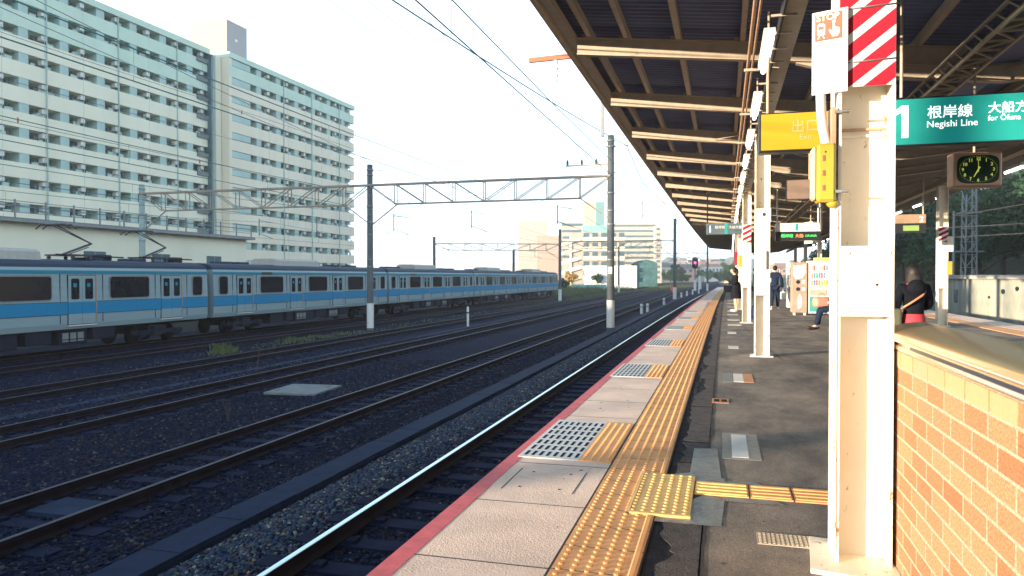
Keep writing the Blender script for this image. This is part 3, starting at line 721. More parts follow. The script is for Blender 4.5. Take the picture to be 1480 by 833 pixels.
# clock
cx_, cy_ = loc(2.77, 8.55)
t = thing('station_clock', 'square dark dial clock with green numerals hanging under the teal sign', 'clock', (cx_, cy_, 2.47), R(6))
mb = MB(); W, H = .245, .190
mb.bbox(-W, W, -.10, .10, -H, H, b=.02, seg=2); mb.build('case', mat('clock_case', (.42,.25,.16), .4, .5), t)
n = 40; el = [(math.copysign(abs(math.cos(a))**.45, math.cos(a))*.212, math.copysign(abs(math.sin(a))**.45, math.sin(a))*.155) for a in [2*math.pi*i/n for i in range(n)]]
MB().poly([(x, -.101, z) for x, z in el], .004, (0,-1,0)).build('dial', mat('clock_dial', (.012,.035,.022), .12, var=.1), t)
gm = mat('clock_green', (.55,.62,.08), .5, emit=(.6,.7,.1), es=.12)
for h in range(1, 13):
    a = R(30*h); text(str(h), .048, gm, t, (math.sin(a)*.155, -.1065, math.cos(a)*.115-.018), align='CENTER', name='numeral', off=.001)
mb = MB()
for k in range(60):
    a = R(6*k); x, z = math.sin(a)*.188, math.cos(a)*.14; mb.box(x-.002, x+.002, -.1065, -.105, z-.002, z+.002)
mb.build('minute_dots', gm, t)
def hand(ang, L_, w_, name, yy):
    a = R(ang); d = Vector((math.sin(a), 0, math.cos(a))); u = Vector((math.cos(a), 0, -math.sin(a))); o = Vector((0, yy, 0))
    MB().poly([o-d*.03-u*w_, o+d*L_-u*w_*.5, o+d*L_+u*w_*.5, o-d*.03+u*w_], .002, (0,-1,0)).build(name, gm, t)
hand(0, .115, .0035, 'minute_hand', -.1075); hand(209, .095, .008, 'hour_hand', -.110)
MB().bar((0, 0, H), (0, 0, 1.35), .014).build('hanger', M['beam'], t)
# emergency stop sign
t = thing('emergency_sign', 'white STOP notice with orange train and hand picture on the nearest pillar', 'sign', (.520, 3.553, 2.115), R(-20)); t.scale = (.93, 1, 1)
box('board', M['white'], t, -.155, .005, -.004, .004, 0, .365)
om = mat('sign_orange', (.23,.115,.08), .7, spec=.2); fade = mat('faded_print', (.15,.11,.09), .6, var=.05)
box('picture_panel', om, t, -.142, -.018, -.0052, -.004, .235, .355)
text('STOP', .040, M['white'], t, (-.136, -.0056, .323), off=.0008, sx=1.08)
mb = MB(); F = lambda x0, x1, z0, z1: mb.box(x0, x1, -.0062, -.0052, z0, z1)
F(-.131,-.096,.262,.306); F(-.126,-.101,.306,.312)
mb.poly([(-.130,-.0052,.245), (-.125,-.0052,.245), (-.116,-.0052,.262), (-.121,-.0052,.262)], .001, (0,-1,0)); mb.poly([(-.097,-.0052,.245), (-.102,-.0052,.245), (-.111,-.0052,.262), (-.106,-.0052,.262)], .001, (0,-1,0))
mb.build('train_picture', M['white'], t)
MB().box(-.126,-.101,-.0070,-.0062,.284,.300).box(-.127,-.121,-.0070,-.0062,.267,.273).box(-.106,-.100,-.0070,-.0062,.267,.273).build('train_picture_window', om, t)
mb = MB(); mb.poly([(-.062,-.0052,.247), (-.040,-.0052,.247), (-.030,-.0052,.262), (-.030,-.0052,.282), (-.052,-.0052,.288), (-.052,-.0052,.303), (-.061,-.0052,.303), (-.061,-.0052,.272), (-.076,-.0052,.282), (-.079,-.0052,.276)], .001, (0,-1,0))
mb.lathe([(.0075,-.0062), (.0075,-.0052)], (-.0565, 0, .312), 14, 'y'); mb.build('hand_picture', M['white'], t)
text('非常停止', .028, fade, t, (-.140, -.0045, .200)); text('ボタン', .030, fade, t, (-.138, -.0045, .165))
for i, s in enumerate(('Emergency', 'Train Stop', 'Button')): text(s, .018, mat('faded_print_light', (.27,.23,.20), .6, var=.03), t, (-.138, -.0045, .138-.02*i))
# pipe, box, board
t = thing('emergency_button_box', 'yellow emergency button box with slots, strapped to the nearest pillar', 'button box', (.425, 3.60, 1.63))
box('body', M['yellow'], t, -.025, .055, -.06, .06, 0, .26, b=.012)
mb = MB()
for z in (.05, .115, .18): mb.box(-.002, .008, -.063, -.05, z, z+.025)
mb.build('slot', om, t)
box('lid', mat('pale_yellow', (.55,.48,.28), .4), t, -.043, -.022, -.05, .05, .012, .248, b=.009)
MB().lathe([(.004,-.001), (.004,0)], (.01, -.061, .22), 8, 'y').build('screw', M['black'], t)
MB().ell((.045, -.02, -.005), (.026, .03, .02)).build('gland', M['yellow'], t)
MB().bar((-.0, 0, -.02), (-.0, 0, 0), .018).bar((0, 0, -.12), (0, 0, -.02), .005).build('cable_end', M['black'], t)
t = thing('conduit', 'short bent grey pipe between the white notice and the yellow box', 'pipe', (.015, 0, 0))
MB().tube([(.405, 3.60, 2.14), (.408, 3.60, 2.04), (.415, 3.60, 1.97), (.428, 3.60, 1.90), (.430, 3.60, 1.885)], .021, 12).build('pipe', M['offwhite'], t)
MB().bar((.430, 3.60, 1.875), (.430, 3.60, 1.893), .018).build('collar', M['ubox'], t)
t = thing('backing_board', 'narrow reddish brown board clamped to the left side of the nearest pillar', 'board', (.472, 3.62, 1.66))
box('board', M['rust'], t, -.012, .010, -.06, .06, 0, .39, b=.003)
for z in (.01, .36):
    MB().box(-.0, .06, -.072, -.062, z, z+.012).bar((.03, -.075, z+.006), (.06, -.075, z+.006), .006, 6).build('clamp', M['steel'], t)

# ================================================================== BRICK WALL
t = thing('brick_parapet', 'orange brick parapet with a shiny stainless coping at the right edge', 'brick wall')
fp = [(.741, -2.0), (1.04, -2.0), (1.04, 4.2), (.741, 3.78)]
def prism(fp, z0, z1):
    n = len(fp); mb = MB(); mb.add([(x, y, z0) for x, y in fp] + [(x, y, z1) for x, y in fp], [tuple(range(n))[::-1], tuple(range(n, 2*n))] + [(i, (i+1) % n, n+(i+1) % n, n+i) for i in range(n)]); return mb
prism(fp, .0045, .981).build('brick_wall', M['brick'], t)
# cream tiles of the top courses
crm = [mat('cream_tile_a', (.33,.29,.155), .6, var=.07, scale=60), mat('cream_tile_b', (.37,.275,.15), .6, var=.07, scale=60), mat('cream_tile_c', (.29,.27,.16), .6, var=.07, scale=60)]
tb = [MB(), MB(), MB()]; y = 3.765; k = 0
while y > 2.42:
    L_ = .217; MB().box(.7385, .742, y-L_, y-.012, .911, .9745).build('cream_tile', crm[(k*k+k//2) % 3], t); y -= .222; k += 1
MB().box(.7385, .742, 3.62, 3.765, .834, .901).build('cream_tile', crm[1], t); MB().box(.7385, .742, 3.70, 3.765, .758, .826).build('cream_tile', crm[0], t)
cp = MB(); ys = [-2.0, 0, 1, 2, 3, 3.6]
pf = [(.732, .983), (.732, 1.000), (.7425, 1.003), (.7425, 1.018), (.716, 1.022), (.714, 1.040)]
for i in range(15): a = math.pi*(1-i/14); pf.append((.89+.176*math.cos(a), 1.040+.038*math.sin(a)))
pf += [(1.064, 1.0), (1.064, .983)]
nP = len(pf); vv = []
for y in ys: vv += [(x, y, z) for x, z in pf]
for s_ in (0, .35, .7, .9, 1.0):
    sh = 1 - (1-math.sqrt(max(0, 1-s_**2)))*.55
    vv += [(x, 3.80 + (x-.714)*1.35 + .02*s_ - .02, .983+(z-.983)*sh) for x, z in pf]
m_ = len(ys)+5
cp.add(vv, [(k*nP+i, k*nP+i+1, (k+1)*nP+i+1, (k+1)*nP+i) for k in range(m_-1) for i in range(nP-1)], True)
cp.add(vv, [tuple(range((m_-1)*nP, m_*nP))], False)
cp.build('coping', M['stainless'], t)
MB().box(.7345, .7415, -2, 3.35, .985, 1.0175).build('dark_band', mat('dark_band', (.02,.03,.05), .35), t)

# ================================================================== TRAIN
t0 = thing('electric_train', 'long silver commuter train with sky blue stripes standing in the yard', 'train', (0, 0, 0))
XS = -23.9; XB = -26.7; ZR = -1.65
def rrect(x, y0, y1, z0, z1, r, n=4):
    pts = []
    for cy, cz, a0 in ((y1-r, z1-r, 0), (y0+r, z1-r, 90), (y0+r, z0+r, 180), (y1-r, z0+r, 270)):
        for k in range(n+1): a = R(a0+90*k/n); pts.append((x, cy+r*math.cos(a), cz+r*math.sin(a)))
    return pts
def plate(mb, x, y0, y1, z0, z1, r, th=.012): return mb.poly(rrect(x, y0, y1, z0, z1, r), th, (1, 0, 0))
def make_car():
    c = bpy.data.objects.new('carriage', None); COL.objects.link(c); L_ = 19.5
    x1 = 0.0; x0 = -2.8
    sec = [(x0+.05,-.70+1.65),(x1-.05,.95),(x1,1.15),(x1+.02,2.0),(x1-.02,3.12),(x1-.06,3.30),(x0+.06,3.30),(x0+.02,3.12),(x0-.02,2.0),(x0,1.15)]
    b = MB().sweep(sec, [0, L_]).build('body', M['steelbody'], c)
    rf = [(x1-.06,3.30),(x1-.10,3.42),(x1-.30,3.54),(x1-.8,3.62),(x0+.8,3.62),(x0+.30,3.54),(x0+.10,3.42),(x0+.06,3.30)]
    MB().sweep(rf, [0, L_], smooth=False).build('roof', M['troof'], c)
    MB().box(x1-.03, x1+.006, 0, L_, 3.06, 3.19).build('upper_stripe', M['tteal'], c)
    dy = [2.45, 7.32, 12.18, 17.05]; edges = [0]+[q for d in dy for q in (d-.66, d+.66)]+[L_]
    MB().box(x1+.0, x1+.0255, 0, L_, 1.52, 1.98).build('lower_stripe', M['tblue'], c)
    wins = [(.42, 1.05)] + [(a+.72, b_-.72) for a, b_ in ((edges[2], edges[3]), (edges[4], edges[5]), (edges[6], edges[7]))] + [(L_-1.05, L_-.42)]
    for a, b_ in wins:
        f = plate(MB(), x1-.0, a-.05, b_+.05, 2.04, 3.00, .14, .028).build('window_frame', M['steel'], c)
        plate(MB(), x1+.02, a, b_, 2.09, 2.95, .11, .014).build('window', M['glass'], c)
    for d in dy:
        D = c
        box('door_recess', M['under'], D, x1-.01, x1+.0275, d-.66, d+.66, 1.10, 3.02)
        for s_ in (-1, 1):
            a, b_ = (d-.64, d-.006) if s_ < 0 else (d+.006, d+.64)
            mb = MB().box(x1, x1+.031, a, b_, 1.98, 3.0).box(x1, x1+.031, a, b_, 1.13, 1.52); mb.build('door_leaf', M['steelbody'], D)
            box('door_stripe', M['tblue'], D, x1, x1+.0312, a, b_, 1.52, 1.98)
            plate(MB(), x1+.02, a+.13, b_-.13, 2.08, 2.88, .06, .016).build('door_window', M['glass'], D)
            mb = MB(); plate(mb, x1+.030, a+.22, a+.38, 2.55, 2.70, .02, .008).build('door_sticker', M['tteal'], D)
        box('door_sill', M['offwhite'], D, x1-.01, x1+.06, d-.66, d+.66, 1.06, 1.10)
        box('door_post', M['rust'], D, x1, x1+.04, d+.66, d+.69, 1.3, 2.98)
    mb = MB()
    for a_ in [q for d in dy for q in (d-1.0, d+1.0)]: mb.box(x1+.0, x1+.0205, a_, a_+.02, 1.17, 1.52).box(x1-.0, x1+.0205, a_, a_+.02, 1.98, 3.05)
    mb.box(x1, x1+.0262, 0, L_, 1.975, 1.995).box(x1, x1+.0262, 0, L_, 1.505, 1.522); mb.build('panel_seams', M['ubox'], c)
    # side display
    box('side_display', M['black'], c, x1, x1+.028, 4.0, 4.9, 3.065, 3.20)
    # bogies and boxes
    for yb in (2.9, 16.6):
        B = c
        mb = MB(); mb.bbox(x1-.45, x1-.25, yb-1.5, yb+1.5, .40, .62, b=.05).bbox(x1-.5, x1-.2, yb-.4, yb+.4, .35, .80, b=.06); mb.box(x0+.3, x1-.4, yb-.5, yb+.5, .4, .8); mb.build('bogie_frame', M['ubox'], B)
        for w_ in (-1.05, 1.05):
            for xx in (x1-.8, x0+.75): MB().lathe([(.43,-.0), (.43,.03), (.40,.06), (.40,.10), (.12,.12)], (xx-.0, yb+w_, .43), 20, 'x').build('wheel', M['under'], B)
            box('axle_box', M['ubox'], B, x1-.42, x1-.16, yb+w_-.16, yb+w_+.16, .30, .58, b=.04)
    for a, b_, h, d in ((5.0, 6.3, .35, 0), (6.6, 7.3, .42, 0), (7.5, 9.6, .34, 1), (9.9, 11.0, .42, 0), (11.3, 12.6, .34, 1), (12.9, 14.0, .45, 0)):
        o = box('equipment_box', M['ubox'], c, x0+.3, x1-.18, a, b_, h, .93, b=.03)
        if d:
            q = MB()
            for i in range(3): q.box(x1-.182, x1-.168, a+.15+i*.35, a+.42+i*.35, h+.12, .52).box(x1-.182, x1-.168, a+.15+i*.35, a+.42+i*.35, .56, .8)
            q.build('vent_grille', M['steel'], c)
    MB().box(x0+.4, x1-.3, .2, L_-.2, .84, .96).build('underfloor', M['under'], c)
    mb = MB(); pr = [(x0+.55,3.58),(x1-.55,3.58),(x1-.60,3.88),(x1-.80,3.98),(x0+.8,3.98),(x0+.6,3.88)]
    mb.sweep(pr, [6.2, 6.5, 10.6, 10.9]); mb.build('air_conditioner', mat('aircon_grey', (.34,.34,.30), .6), c)
    mb = MB()
    for a in (2.0, 3.4, 13.4, 15.8): mb.bbox(x0+1.0, x1-1.0, a, a+.9, 3.6, 3.74, b=.04)
    mb.build('roof_vent', M['troof'], c)
    for s_ in (.0, L_):
        box('gangway', M['under'], c, x0+.75, x1-.75, s_-.25 if s_ == 0 else s_, s_ if s_ == 0 else s_+.25, 1.0, 3.1)
    mb = MB(); 
    for i in range(6): mb.box(x1-.5, x1-.1, L_+.001, L_+.10, 1.3+.3*i, 1.33+.3*i)
    mb.build('end_ladder', M['steel'], c)
    return c
car0 = make_car(); car0.parent = t0; KIDS.setdefault(t0.name, []).append(car0)
starts = [11.05, 31.0, 50.9, 70.8, 90.6]
def copy_kids(o, parent):
    for ch in list(KIDS.get(o.name, [])):
        d = ch.copy(); COL.objects.link(d); d.parent = parent; KIDS.setdefault(d.name, []); copy_kids(ch, d)
cars = [car0]
car0.location = (XS, starts[0], ZR)
for s_ in starts[1:]:
    d = car0.copy(); COL.objects.link(d); d.parent = t0; d.location = (XS, s_, ZR); copy_kids(car0, d); cars.append(d)
# lit side displays text (red led)
led = mat('led_red', (.3,.02,.02), .5, emit=(1,.12,.08), es=.7)
text('各停', .10, M['signwhite'], cars[0], (.030, 4.08, 3.09), (R(90), 0, R(90)), name='display_text')
text('大船', .10, led, cars[0], (.030, 4.45, 3.09), (R(90), 0, R(90)), name='display_text')
def pantograph(y):
    g_ = bpy.data.objects.new('pantograph', None); COL.objects.link(g_); g_.parent = t0; g_.location = (-25.3, y, ZR+3.62)
    mb = MB(); mb.box(-.7,.7,-.5,.5,.16,.22); 
    for x in (-.6,.6):
        for q in (-.4,.4): mb.lathe([(.05,0), (.09,.03), (.05,.06), (.09,.1), (.05,.16)], (x, q, 0), 8)
    mb.build('base_frame', M['wiredark'], g_)
    MB().bar((0, -.3, .22), (0, 1.1, .70), .045).bar((0,-.05,.22), (0,.95,.55), .02).build('lower_arm', M['wiredark'], g_)
    MB().bar((0, 1.1, .70), (-.12, -.75, 1.38), .03, r2=.02).bar((0, 1.1, .70), (.12, -.75, 1.38), .03, r2=.02).build('upper_arm', M['wiredark'], g_)
    MB().tube([(-.85,-.75,1.22), (-.6,-.75,1.38), (.6,-.75,1.38), (.85,-.75,1.22)], .03).tube([(-.85,-.45,1.22), (-.6,-.45,1.38), (.6,-.45,1.38), (.85,-.45,1.22)], .03).bar((-.3,-.75,1.36), (-.3,-.45,1.36), .02).bar((.3,-.75,1.36), (.3,-.45,1.36), .02).build('collector_head', M['wiredark'], g_)
    MB().bbox(-.3,.3,1.3,1.9,0,.25,b=.04).bar((.4,-1,.2),(.4,2.4,.15),.03).build('arrester', M['ubox'], g_)
pantograph(24.0); pantograph(28.3); 

# ================================================================== CATENARY
def pole_thing(x, y, h, zb, lab, r=.18, band=True):
    t = thing('catenary_pole', lab, 'pole', (x, y, zb), 0, 'catenary poles of the yard')
    MB().lathe([(r, 0), (r*.82, h), (r*.5, h+.02)], (0, 0, 0), 16).build('shaft', M['pole'] if not lab.startswith('pale') else mat('pale_pole', (.24,.32,.31), .8), t)
    if band: MB().lathe([(r*1.012+.004, .15), (r*1.0+.004, 1.55)], (0, 0, 0), 16).build('white_band', M['offwhite'], t)
    for z in (3.6, 4.0, 5.4, 6.1, 7.0, h-.6, h-.3): 
        if z < h: MB().lathe([(r+.012, z), (r+.012, z+.05)], (0, 0, 0), 14).build('clamp_band', M['steel'], t)
    return t
def truss(xa, xb, ya, yb, zt, zb, lab, braces=True):
    t = thing('catenary_truss', lab, 'truss beam', (0, 0, 0), 0, 'truss beams across the yard')
    Pt = lambda u, z: (xa+(xb-xa)*u, ya+(yb-ya)*u, z)
    L_ = abs(xb-xa); n = max(4, int(round(L_/1.75)))
    for dy in (-.18, .18):
        P2 = lambda u, z: (xa+(xb-xa)*u, ya+(yb-ya)*u+dy, z)
        MB().sbar(P2(0, zt), P2(1, zt), .09).build('top_chord', M['truss'], t)
        MB().sbar(P2(1.6/L_, zb), P2(1-1.6/L_, zb), .06).build('bottom_chord', M['truss'], t)
        mb = MB(); us = [1.6/L_+(1-3.2/L_)*i/(n-2) for i in range(n-1)]
        for i, u in enumerate(us):
            mb.sbar(P2(u, zt), P2(u, zb), .045)
            if i < len(us)-1:
                if i < len(us)/2-1: mb.sbar(P2(us[i], zt), P2(us[i+1], zb), .045)
                else: mb.sbar(P2(us[i], zb), P2(us[i+1], zt), .045)
        mb.sbar(P2(0, zt), P2(us[0], zb), .045); mb.sbar(P2(1, zt), P2(us[-1], zb), .045)
        if dy > 0: mb.sbar(P2(0, zb-1.15), P2(us[0], zb), .06); mb.sbar(P2(1, zb-1.15), P2(us[-1], zb), .06)
        mb.build('web_bars', M['truss'], t)
    return t
PB = pole_thing(-5.5, 38.0, 9.95, -1.45, 'tall grey catenary pole with a white base band, nearest to the platform', .20)
PA = pole_thing(-19.15, 38.3, 9.35, -1.75, 'grey catenary pole with a white base band standing in front of the train', .19)
PC = pole_thing(-34.7, 38.3, 8.9, -1.9, 'pale catenary pole rising behind the train', .20, False)
truss(-5.5, -19.15, 38.0, 38.3, 6.45, 5.35, 'truss beam between the two tall poles over the tracks')
truss(-19.15, -34.7, 38.3, 38.3, 6.45, 5.35, 'truss beam reaching over the train to the pole behind it')
mb = MB(); mb.sbar((0,0,8.5), (-2.35,0,8.48), .07); mb.build('cross_arm', M['truss'], PB)
for x in (-2.25, -1.5, -.75):
    MB().lathe([(.02,0), (.07,.02), (.04,.08), (.085,.1), (.045,.18), (.06,.2), (.02,.28)], (x, 0, 8.52), 10).build('insulator', M['wiredark'], PB)
MB().sbar((-.5,0,9.38), (.9,0,9.42), .05).bar((.85,0,9.1), (.85,0,9.42), .02).sbar((0,0,8.05), (.5,0,8.05), .04).build('cross_arm', M['truss'], PB)
box('number_plate', M['white'], PB, -.1, .1, -.215, -.19, 2.9, 3.25)
for p in (PA,): MB().sbar((0,0,9.0), (.8,0,9.0), .04).bar((.8,0,8.6), (.8,0,9.0), .015).build('cross_arm', M['truss'], p)
pole_thing(-19.9, -12.0, 9.3, -1.75, 'grey catenary pole behind the camera, beyond the left frame edge', .22)
pole_thing(-5.5, -12.0, 9.9, -1.45, 'grey catenary pole behind the camera, near the platform', .20)
truss(-5.5, -19.9, -12.0, -12.0, 6.45, 5.35, 'truss beam behind the camera')
pole_thing(-19.2, 89.6, 8.9, -1.8, 'distant catenary pole beside the far end of the train', .20)
pole_thing(-33.5, 84.0, 8.0, -1.9, 'distant catenary pole rising above the train roof', .19, False)
pole_thing(-5.4, 89.6, 9.6, -1.5, 'distant grey catenary pole just left of the canopy end', .20)
truss(-19.2, -33.5, 89.6, 84.0, 5.3, 4.5, 'distant truss beam above the far end of the train')
truss(-5.4, -19.2, 89.6, 89.6, 5.6, 4.7, 'distant truss beam behind the tall nearest pole')
pole_thing(-18.6, 139, 8.7, -1.8, 'slim far catenary pole in front of the pale buildings', .18)
pole_thing(-2.6, 139, 9.0, -1.5, 'slim far catenary pole beyond the platform end', .18)
pole_thing(-25.5, 91, 6.5, -1.8, 'short dark pole standing above the train roof', .18, False)
truss(-2.6, -18.6, 139, 139, 5.6, 4.7, 'farthest thin truss beam beyond the platform end')
# registration arms and wires
ar = MB()
def wire(name, pts, r, m, lab): 
    return tagx(MB().tube(pts, r, 5).build(name, m), lab, 'wire', 'overhead wires')
def sag(a, b, s, n=10): return [tuple(Vector(a).lerp(Vector(b), i/n) - Vector((0, 0, s*4*(i/n)*(1-i/n)))) for i in range(n+1)]
gy = [-12, 38.1, 89.6, 139, 190]
for (x, zr), lab in zip(TR, ['teal overhead wire pair above the platform track', 'overhead wire pair above the second track', 'overhead wire pair above the third track', 'overhead wire pair above the fourth track', 'overhead wire pair above the weedy fifth track', 'overhead wire pair above the train']):
    t = thing('catenary_wire', lab, 'overhead wire', (0, 0, 0), 0, 'overhead wires')
    zc_ = zr+5.15; cf = curve if x > -4 else zero
    for a, b in zip(gy, gy[1:]):
        m_ = [(px_+cf(py_), py_, pz_) for px_, py_, pz_ in sag((x, a, zc_+.95), (x, b, zc_+.95), .55)]
        MB().tube(m_, .009, 5).build('messenger_wire', M['wire'], t)
        MB().tube([(x+cf(a), a, zc_), (x+cf(b), b, zc_)], .009, 5).build('contact_wire', M['wire'], t)
        mb = MB()
        for q in m_[1:-1]: mb.bar(q, (q[0], q[1], zc_), .005, 4)
        mb.build('dropper', M['wire'], t)
    for a in gy[1:4]:
        MB().bar((x-.9, a, zc_+.35), (x, a, zc_+.02), .02).bar((x-.9, a, zc_+.2), (x-.9, a, zc_+1.2), .03).bar((x, a, zc_+.95), (x-.9, a, zc_+1.1), .018).build('registration_arm', M['steel'], t)
wire('feeder_wire', sag((-9.6,-8,8.0), (-4.7,38,7.95), .5) + [(-4.6, 45, 6.9), (-4.0, 60, 6.7), (-4.6, 89, 6.9)], .020, M['wire'], 'thick teal feeder wire dropping to the arm of the tall pole')
for x, lab in ((-7.75, 'left'), (-7.0, 'middle'), (-6.25, 'right')):
    wire('line_wire', sag((x-.3,-12,8.0), (x,38.0,7.32), .6), .007, M['wiredark'], f'thin {lab} wire on the three insulators of the tall pole')
for (x0, z0, x1, z1, lab) in ((-15.5,9.0,-18.4,7.3,'thin pale wire running to the pole in front of the train'), (-13.6,9.0,-17.5,7.1,'second thin pale wire high above the train')):
    wire('line_wire', sag((x0,-8,z0), (x1,38.2,z1), .35), .009, M['wiredark'], lab)
for z_, nm in ((12.45, 'upper'), (8.55, 'lower'), (10.4, 'middle')):
    wire('line_wire', [(-31, y_, z_ - .25*math.sin(y_*.06)**2) for y_ in range(0, 150, 6)], .012, M['wiredark'], nm + ' long dark wire crossing in front of the apartment blocks')
wire('line_wire', sag((-5.5,38,8.35), (-5.4,89.6,8.0), .8), .012, M['wiredark'], 'wire between the tall pole and the next pole toward the canopy end')
# section insulator assembly near the eave
ax, ay = loc(-5.12, 20.5)
t = thing('insulator_bracket', 'orange bracket arm with hanging insulators beside the canopy eave', 'bracket', (ax, ay, 0))
MB().sbar((0,0,7.0), (2.0,0,7.05), .09, .12).build('arm', M['brickred'], t)
MB().lathe([(.02,-.62), (.05,-.55), (.02,-.5), (.08,-.42), (.03,-.38), (.03,-.3), (.08,-.24), (.03,-.2), (.06,-.1), (.03,0)], (.72, 0, 6.98), 10).build('insulator', M['offwhite'], t)
MB().sbar((1.95,0,4.9), (1.95,0,7.1), .08).build('mast', M['steel'], t)
# insulator dots on front wires
for (x, y, z, lab) in ((-31, 26.7, 8.45, 'small brown strain insulator on the lower wire near the left frame edge'), (-31, 39, 8.4, 'small brown strain insulator on the lower wire before the left apartment block'), (-31, 43.2, 12.3, 'small brown strain insulator on the upper wire before the right apartment block')):
    o = MB().lathe([(.01,-.14), (.035,-.1), (.04,0), (.035,.1), (.01,.14)], (0, 0, 0), 8).build('strain_insulator', M['brickred'], None, (x, y, z)); tagx(o, lab, 'insulator')

# ================================================================== YARD FURNITURE
def post(x, y, h, lab, r=.06):
    zb = float(np.interp(x, [p[0] for p in prof][::-1], [p[1] for p in prof][::-1]))
    t = thing('marker_post', lab, 'marker post', (x, y, zb), 0, 'white marker posts beside the tracks')
    MB().lathe([(r, 0), (r, h-.05), (r*.7, h)], (0, 0, 0), 10).build('shaft', M['offwhite'], t); MB().lathe([(r*1.1, h*.65), (r*1.1, h*.72)], (0, 0, 0), 10).build('dark_ring', M['wiredark'], t)
for i, (xp, zp, h) in enumerate(((-6.05,58,.75), (-5.8,60,.7), (-5.5,73,.75), (-5.3,100,.7), (-4.9,107,.7), (-4.3,112,.7), (-3.6,118,.7), (-15.3,46.5,1.2))):
    x, y = loc(xp, zp); post(x, y, h, 'taller grey marker post between the middle tracks, left of the tall pole' if i == 7 else 'small white marker post beside the near track', .11 if i < 7 else .07)
x, y = loc(-6.1, 97)
t = thing('red_disc_marker', 'small round red disc on a short post beside the track', 'track marker', (x, y, -1.5))
MB().bar((0,0,0), (0,0,1.2), .05).build('post', M['offwhite'], t); MB().lathe([(.42,-.02), (.42,.02)], (0, 0, 1.3), 18, 'y').build('disc', mat('disc_red', (.8,.12,.06), .5), t)
x, y = loc(-5.3, 150)
t = thing('track_signal', 'black signal head with a glowing magenta red lamp on a thin mast', 'signal', (x, y, -1.5))
MB().bar((0,0,0), (0,0,5.2), .09).build('mast', M['pole'], t); MB().bar((0,0,.0), (0,0,2.2), .25).build('base_post', M['offwhite'], t)
MB().bbox(-.55,.55,-.2,.2,4.4,6.6,b=.4,seg=3).build('signal_head', M['black'], t)
MB().lathe([(.22,-.28), (.22,-.2)], (0, 0, 5.5), 14, 'y').build('lamp', mat('signal_red', (.8,.02,.15), .4, emit=(1,.03,.25), es=2.5), t)
t = thing('track_signal', 'slim white relay post with dark stripes just beyond the near track', 'relay post', loc(-4.8, 165)+(-1.5,))
MB().bar((0,0,0), (0,0,3), .3).build('post', M['offwhite'], t)
x, y = loc(-4.3, 110)

# ================================================================== VEGETATION
def leaves(n, pts_fn, size, rg):
    V = np.zeros((n, 4, 3)); 
    c = np.array([pts_fn(rg) for _ in range(n)])
    a = rg.normal(size=(n, 3)); a /= np.linalg.norm(a, axis=1)[:, None]; b = np.cross(a, rg.normal(size=(n, 3))); b /= np.linalg.norm(b, axis=1)[:, None]
    s = size*rg.uniform(.6, 1.3, (n, 1))
    V[:, 0] = c-a*s*.6; V[:, 1] = c+b*s*.35; V[:, 2] = c+a*s*.6; V[:, 3] = c-b*s*.35
    return V.reshape(-1, 3)
def quadmesh(name, V, m):
    n = len(V)//4; me = bpy.data.meshes.new(name); me.vertices.add(len(V)); me.vertices.foreach_set('co', V.reshape(-1))
    me.loops.add(n*4); me.loops.foreach_set('vertex_index', np.arange(n*4, dtype=np.int32)); me.polygons.add(n)
    me.polygons.foreach_set('loop_start', np.arange(0, n*4, 4, dtype=np.int32)); me.polygons.foreach_set('loop_total', np.full(n, 4, dtype=np.int32)); me.update(); me.materials.append(m); return me
def crown_mesh(seed, h, r, m, n=2600, size=.45):
    rg = np.random.default_rng(seed)
    lobes = [(rg.normal()*r*.42, rg.normal()*r*.42, h*(.45+.5*rg.random()), r*(.30+.28*rg.random())) for _ in range(13)]
    def f(g_):
        L_ = lobes[g_.integers(len(lobes))]; d = g_.normal(size=3); d /= np.linalg.norm(d); q = g_.random()**.45
        return (L_[0]+d[0]*L_[3]*q, L_[1]+d[1]*L_[3]*q, L_[2]+d[2]*L_[3]*q*.8)
    return quadmesh('crown', leaves(n, f, size, rg), m)
def trunk_mesh(seed, h, r):
    rg = random.Random(seed); mb = MB(); mb.tube([(0,0,-.5), (.1,.05,h*.3), (.0,.1,h*.6), (.15,0,h*.85)], r*.06, 7)
    for k in range(6):
        a = rg.uniform(0, 6.28); z = h*rg.uniform(.3, .6); mb.bar((0,0,z), (math.cos(a)*r*.55, math.sin(a)*r*.55, z+h*.25), r*.03, 5, r2=r*.012)
    return mb.mesh('trunk', M['bark'])
TV = [(crown_mesh(1, 9, 4.2, M['leaf2'], 5200, .42), trunk_mesh(1, 9, 4.2)), (crown_mesh(2, 10, 4.6, M['leaf'], 5200, .42), trunk_mesh(2, 10, 4.6)), (crown_mesh(3, 8, 4.0, M['leaf2'], 4600, .40), trunk_mesh(3, 8, 4))]
def tree(k, x, y, z, s, lab, grp):
    t = thing('tree', lab, 'tree', (x, y, z), rnd.uniform(0, 6), grp); t.scale = (s, s, s*rnd.uniform(.9, 1.15))
    for me, nm in zip(TV[k], ('crown', 'trunk')):
        o = bpy.data.objects.new(nm, me); COL.objects.link(o); o.parent = t
    return t
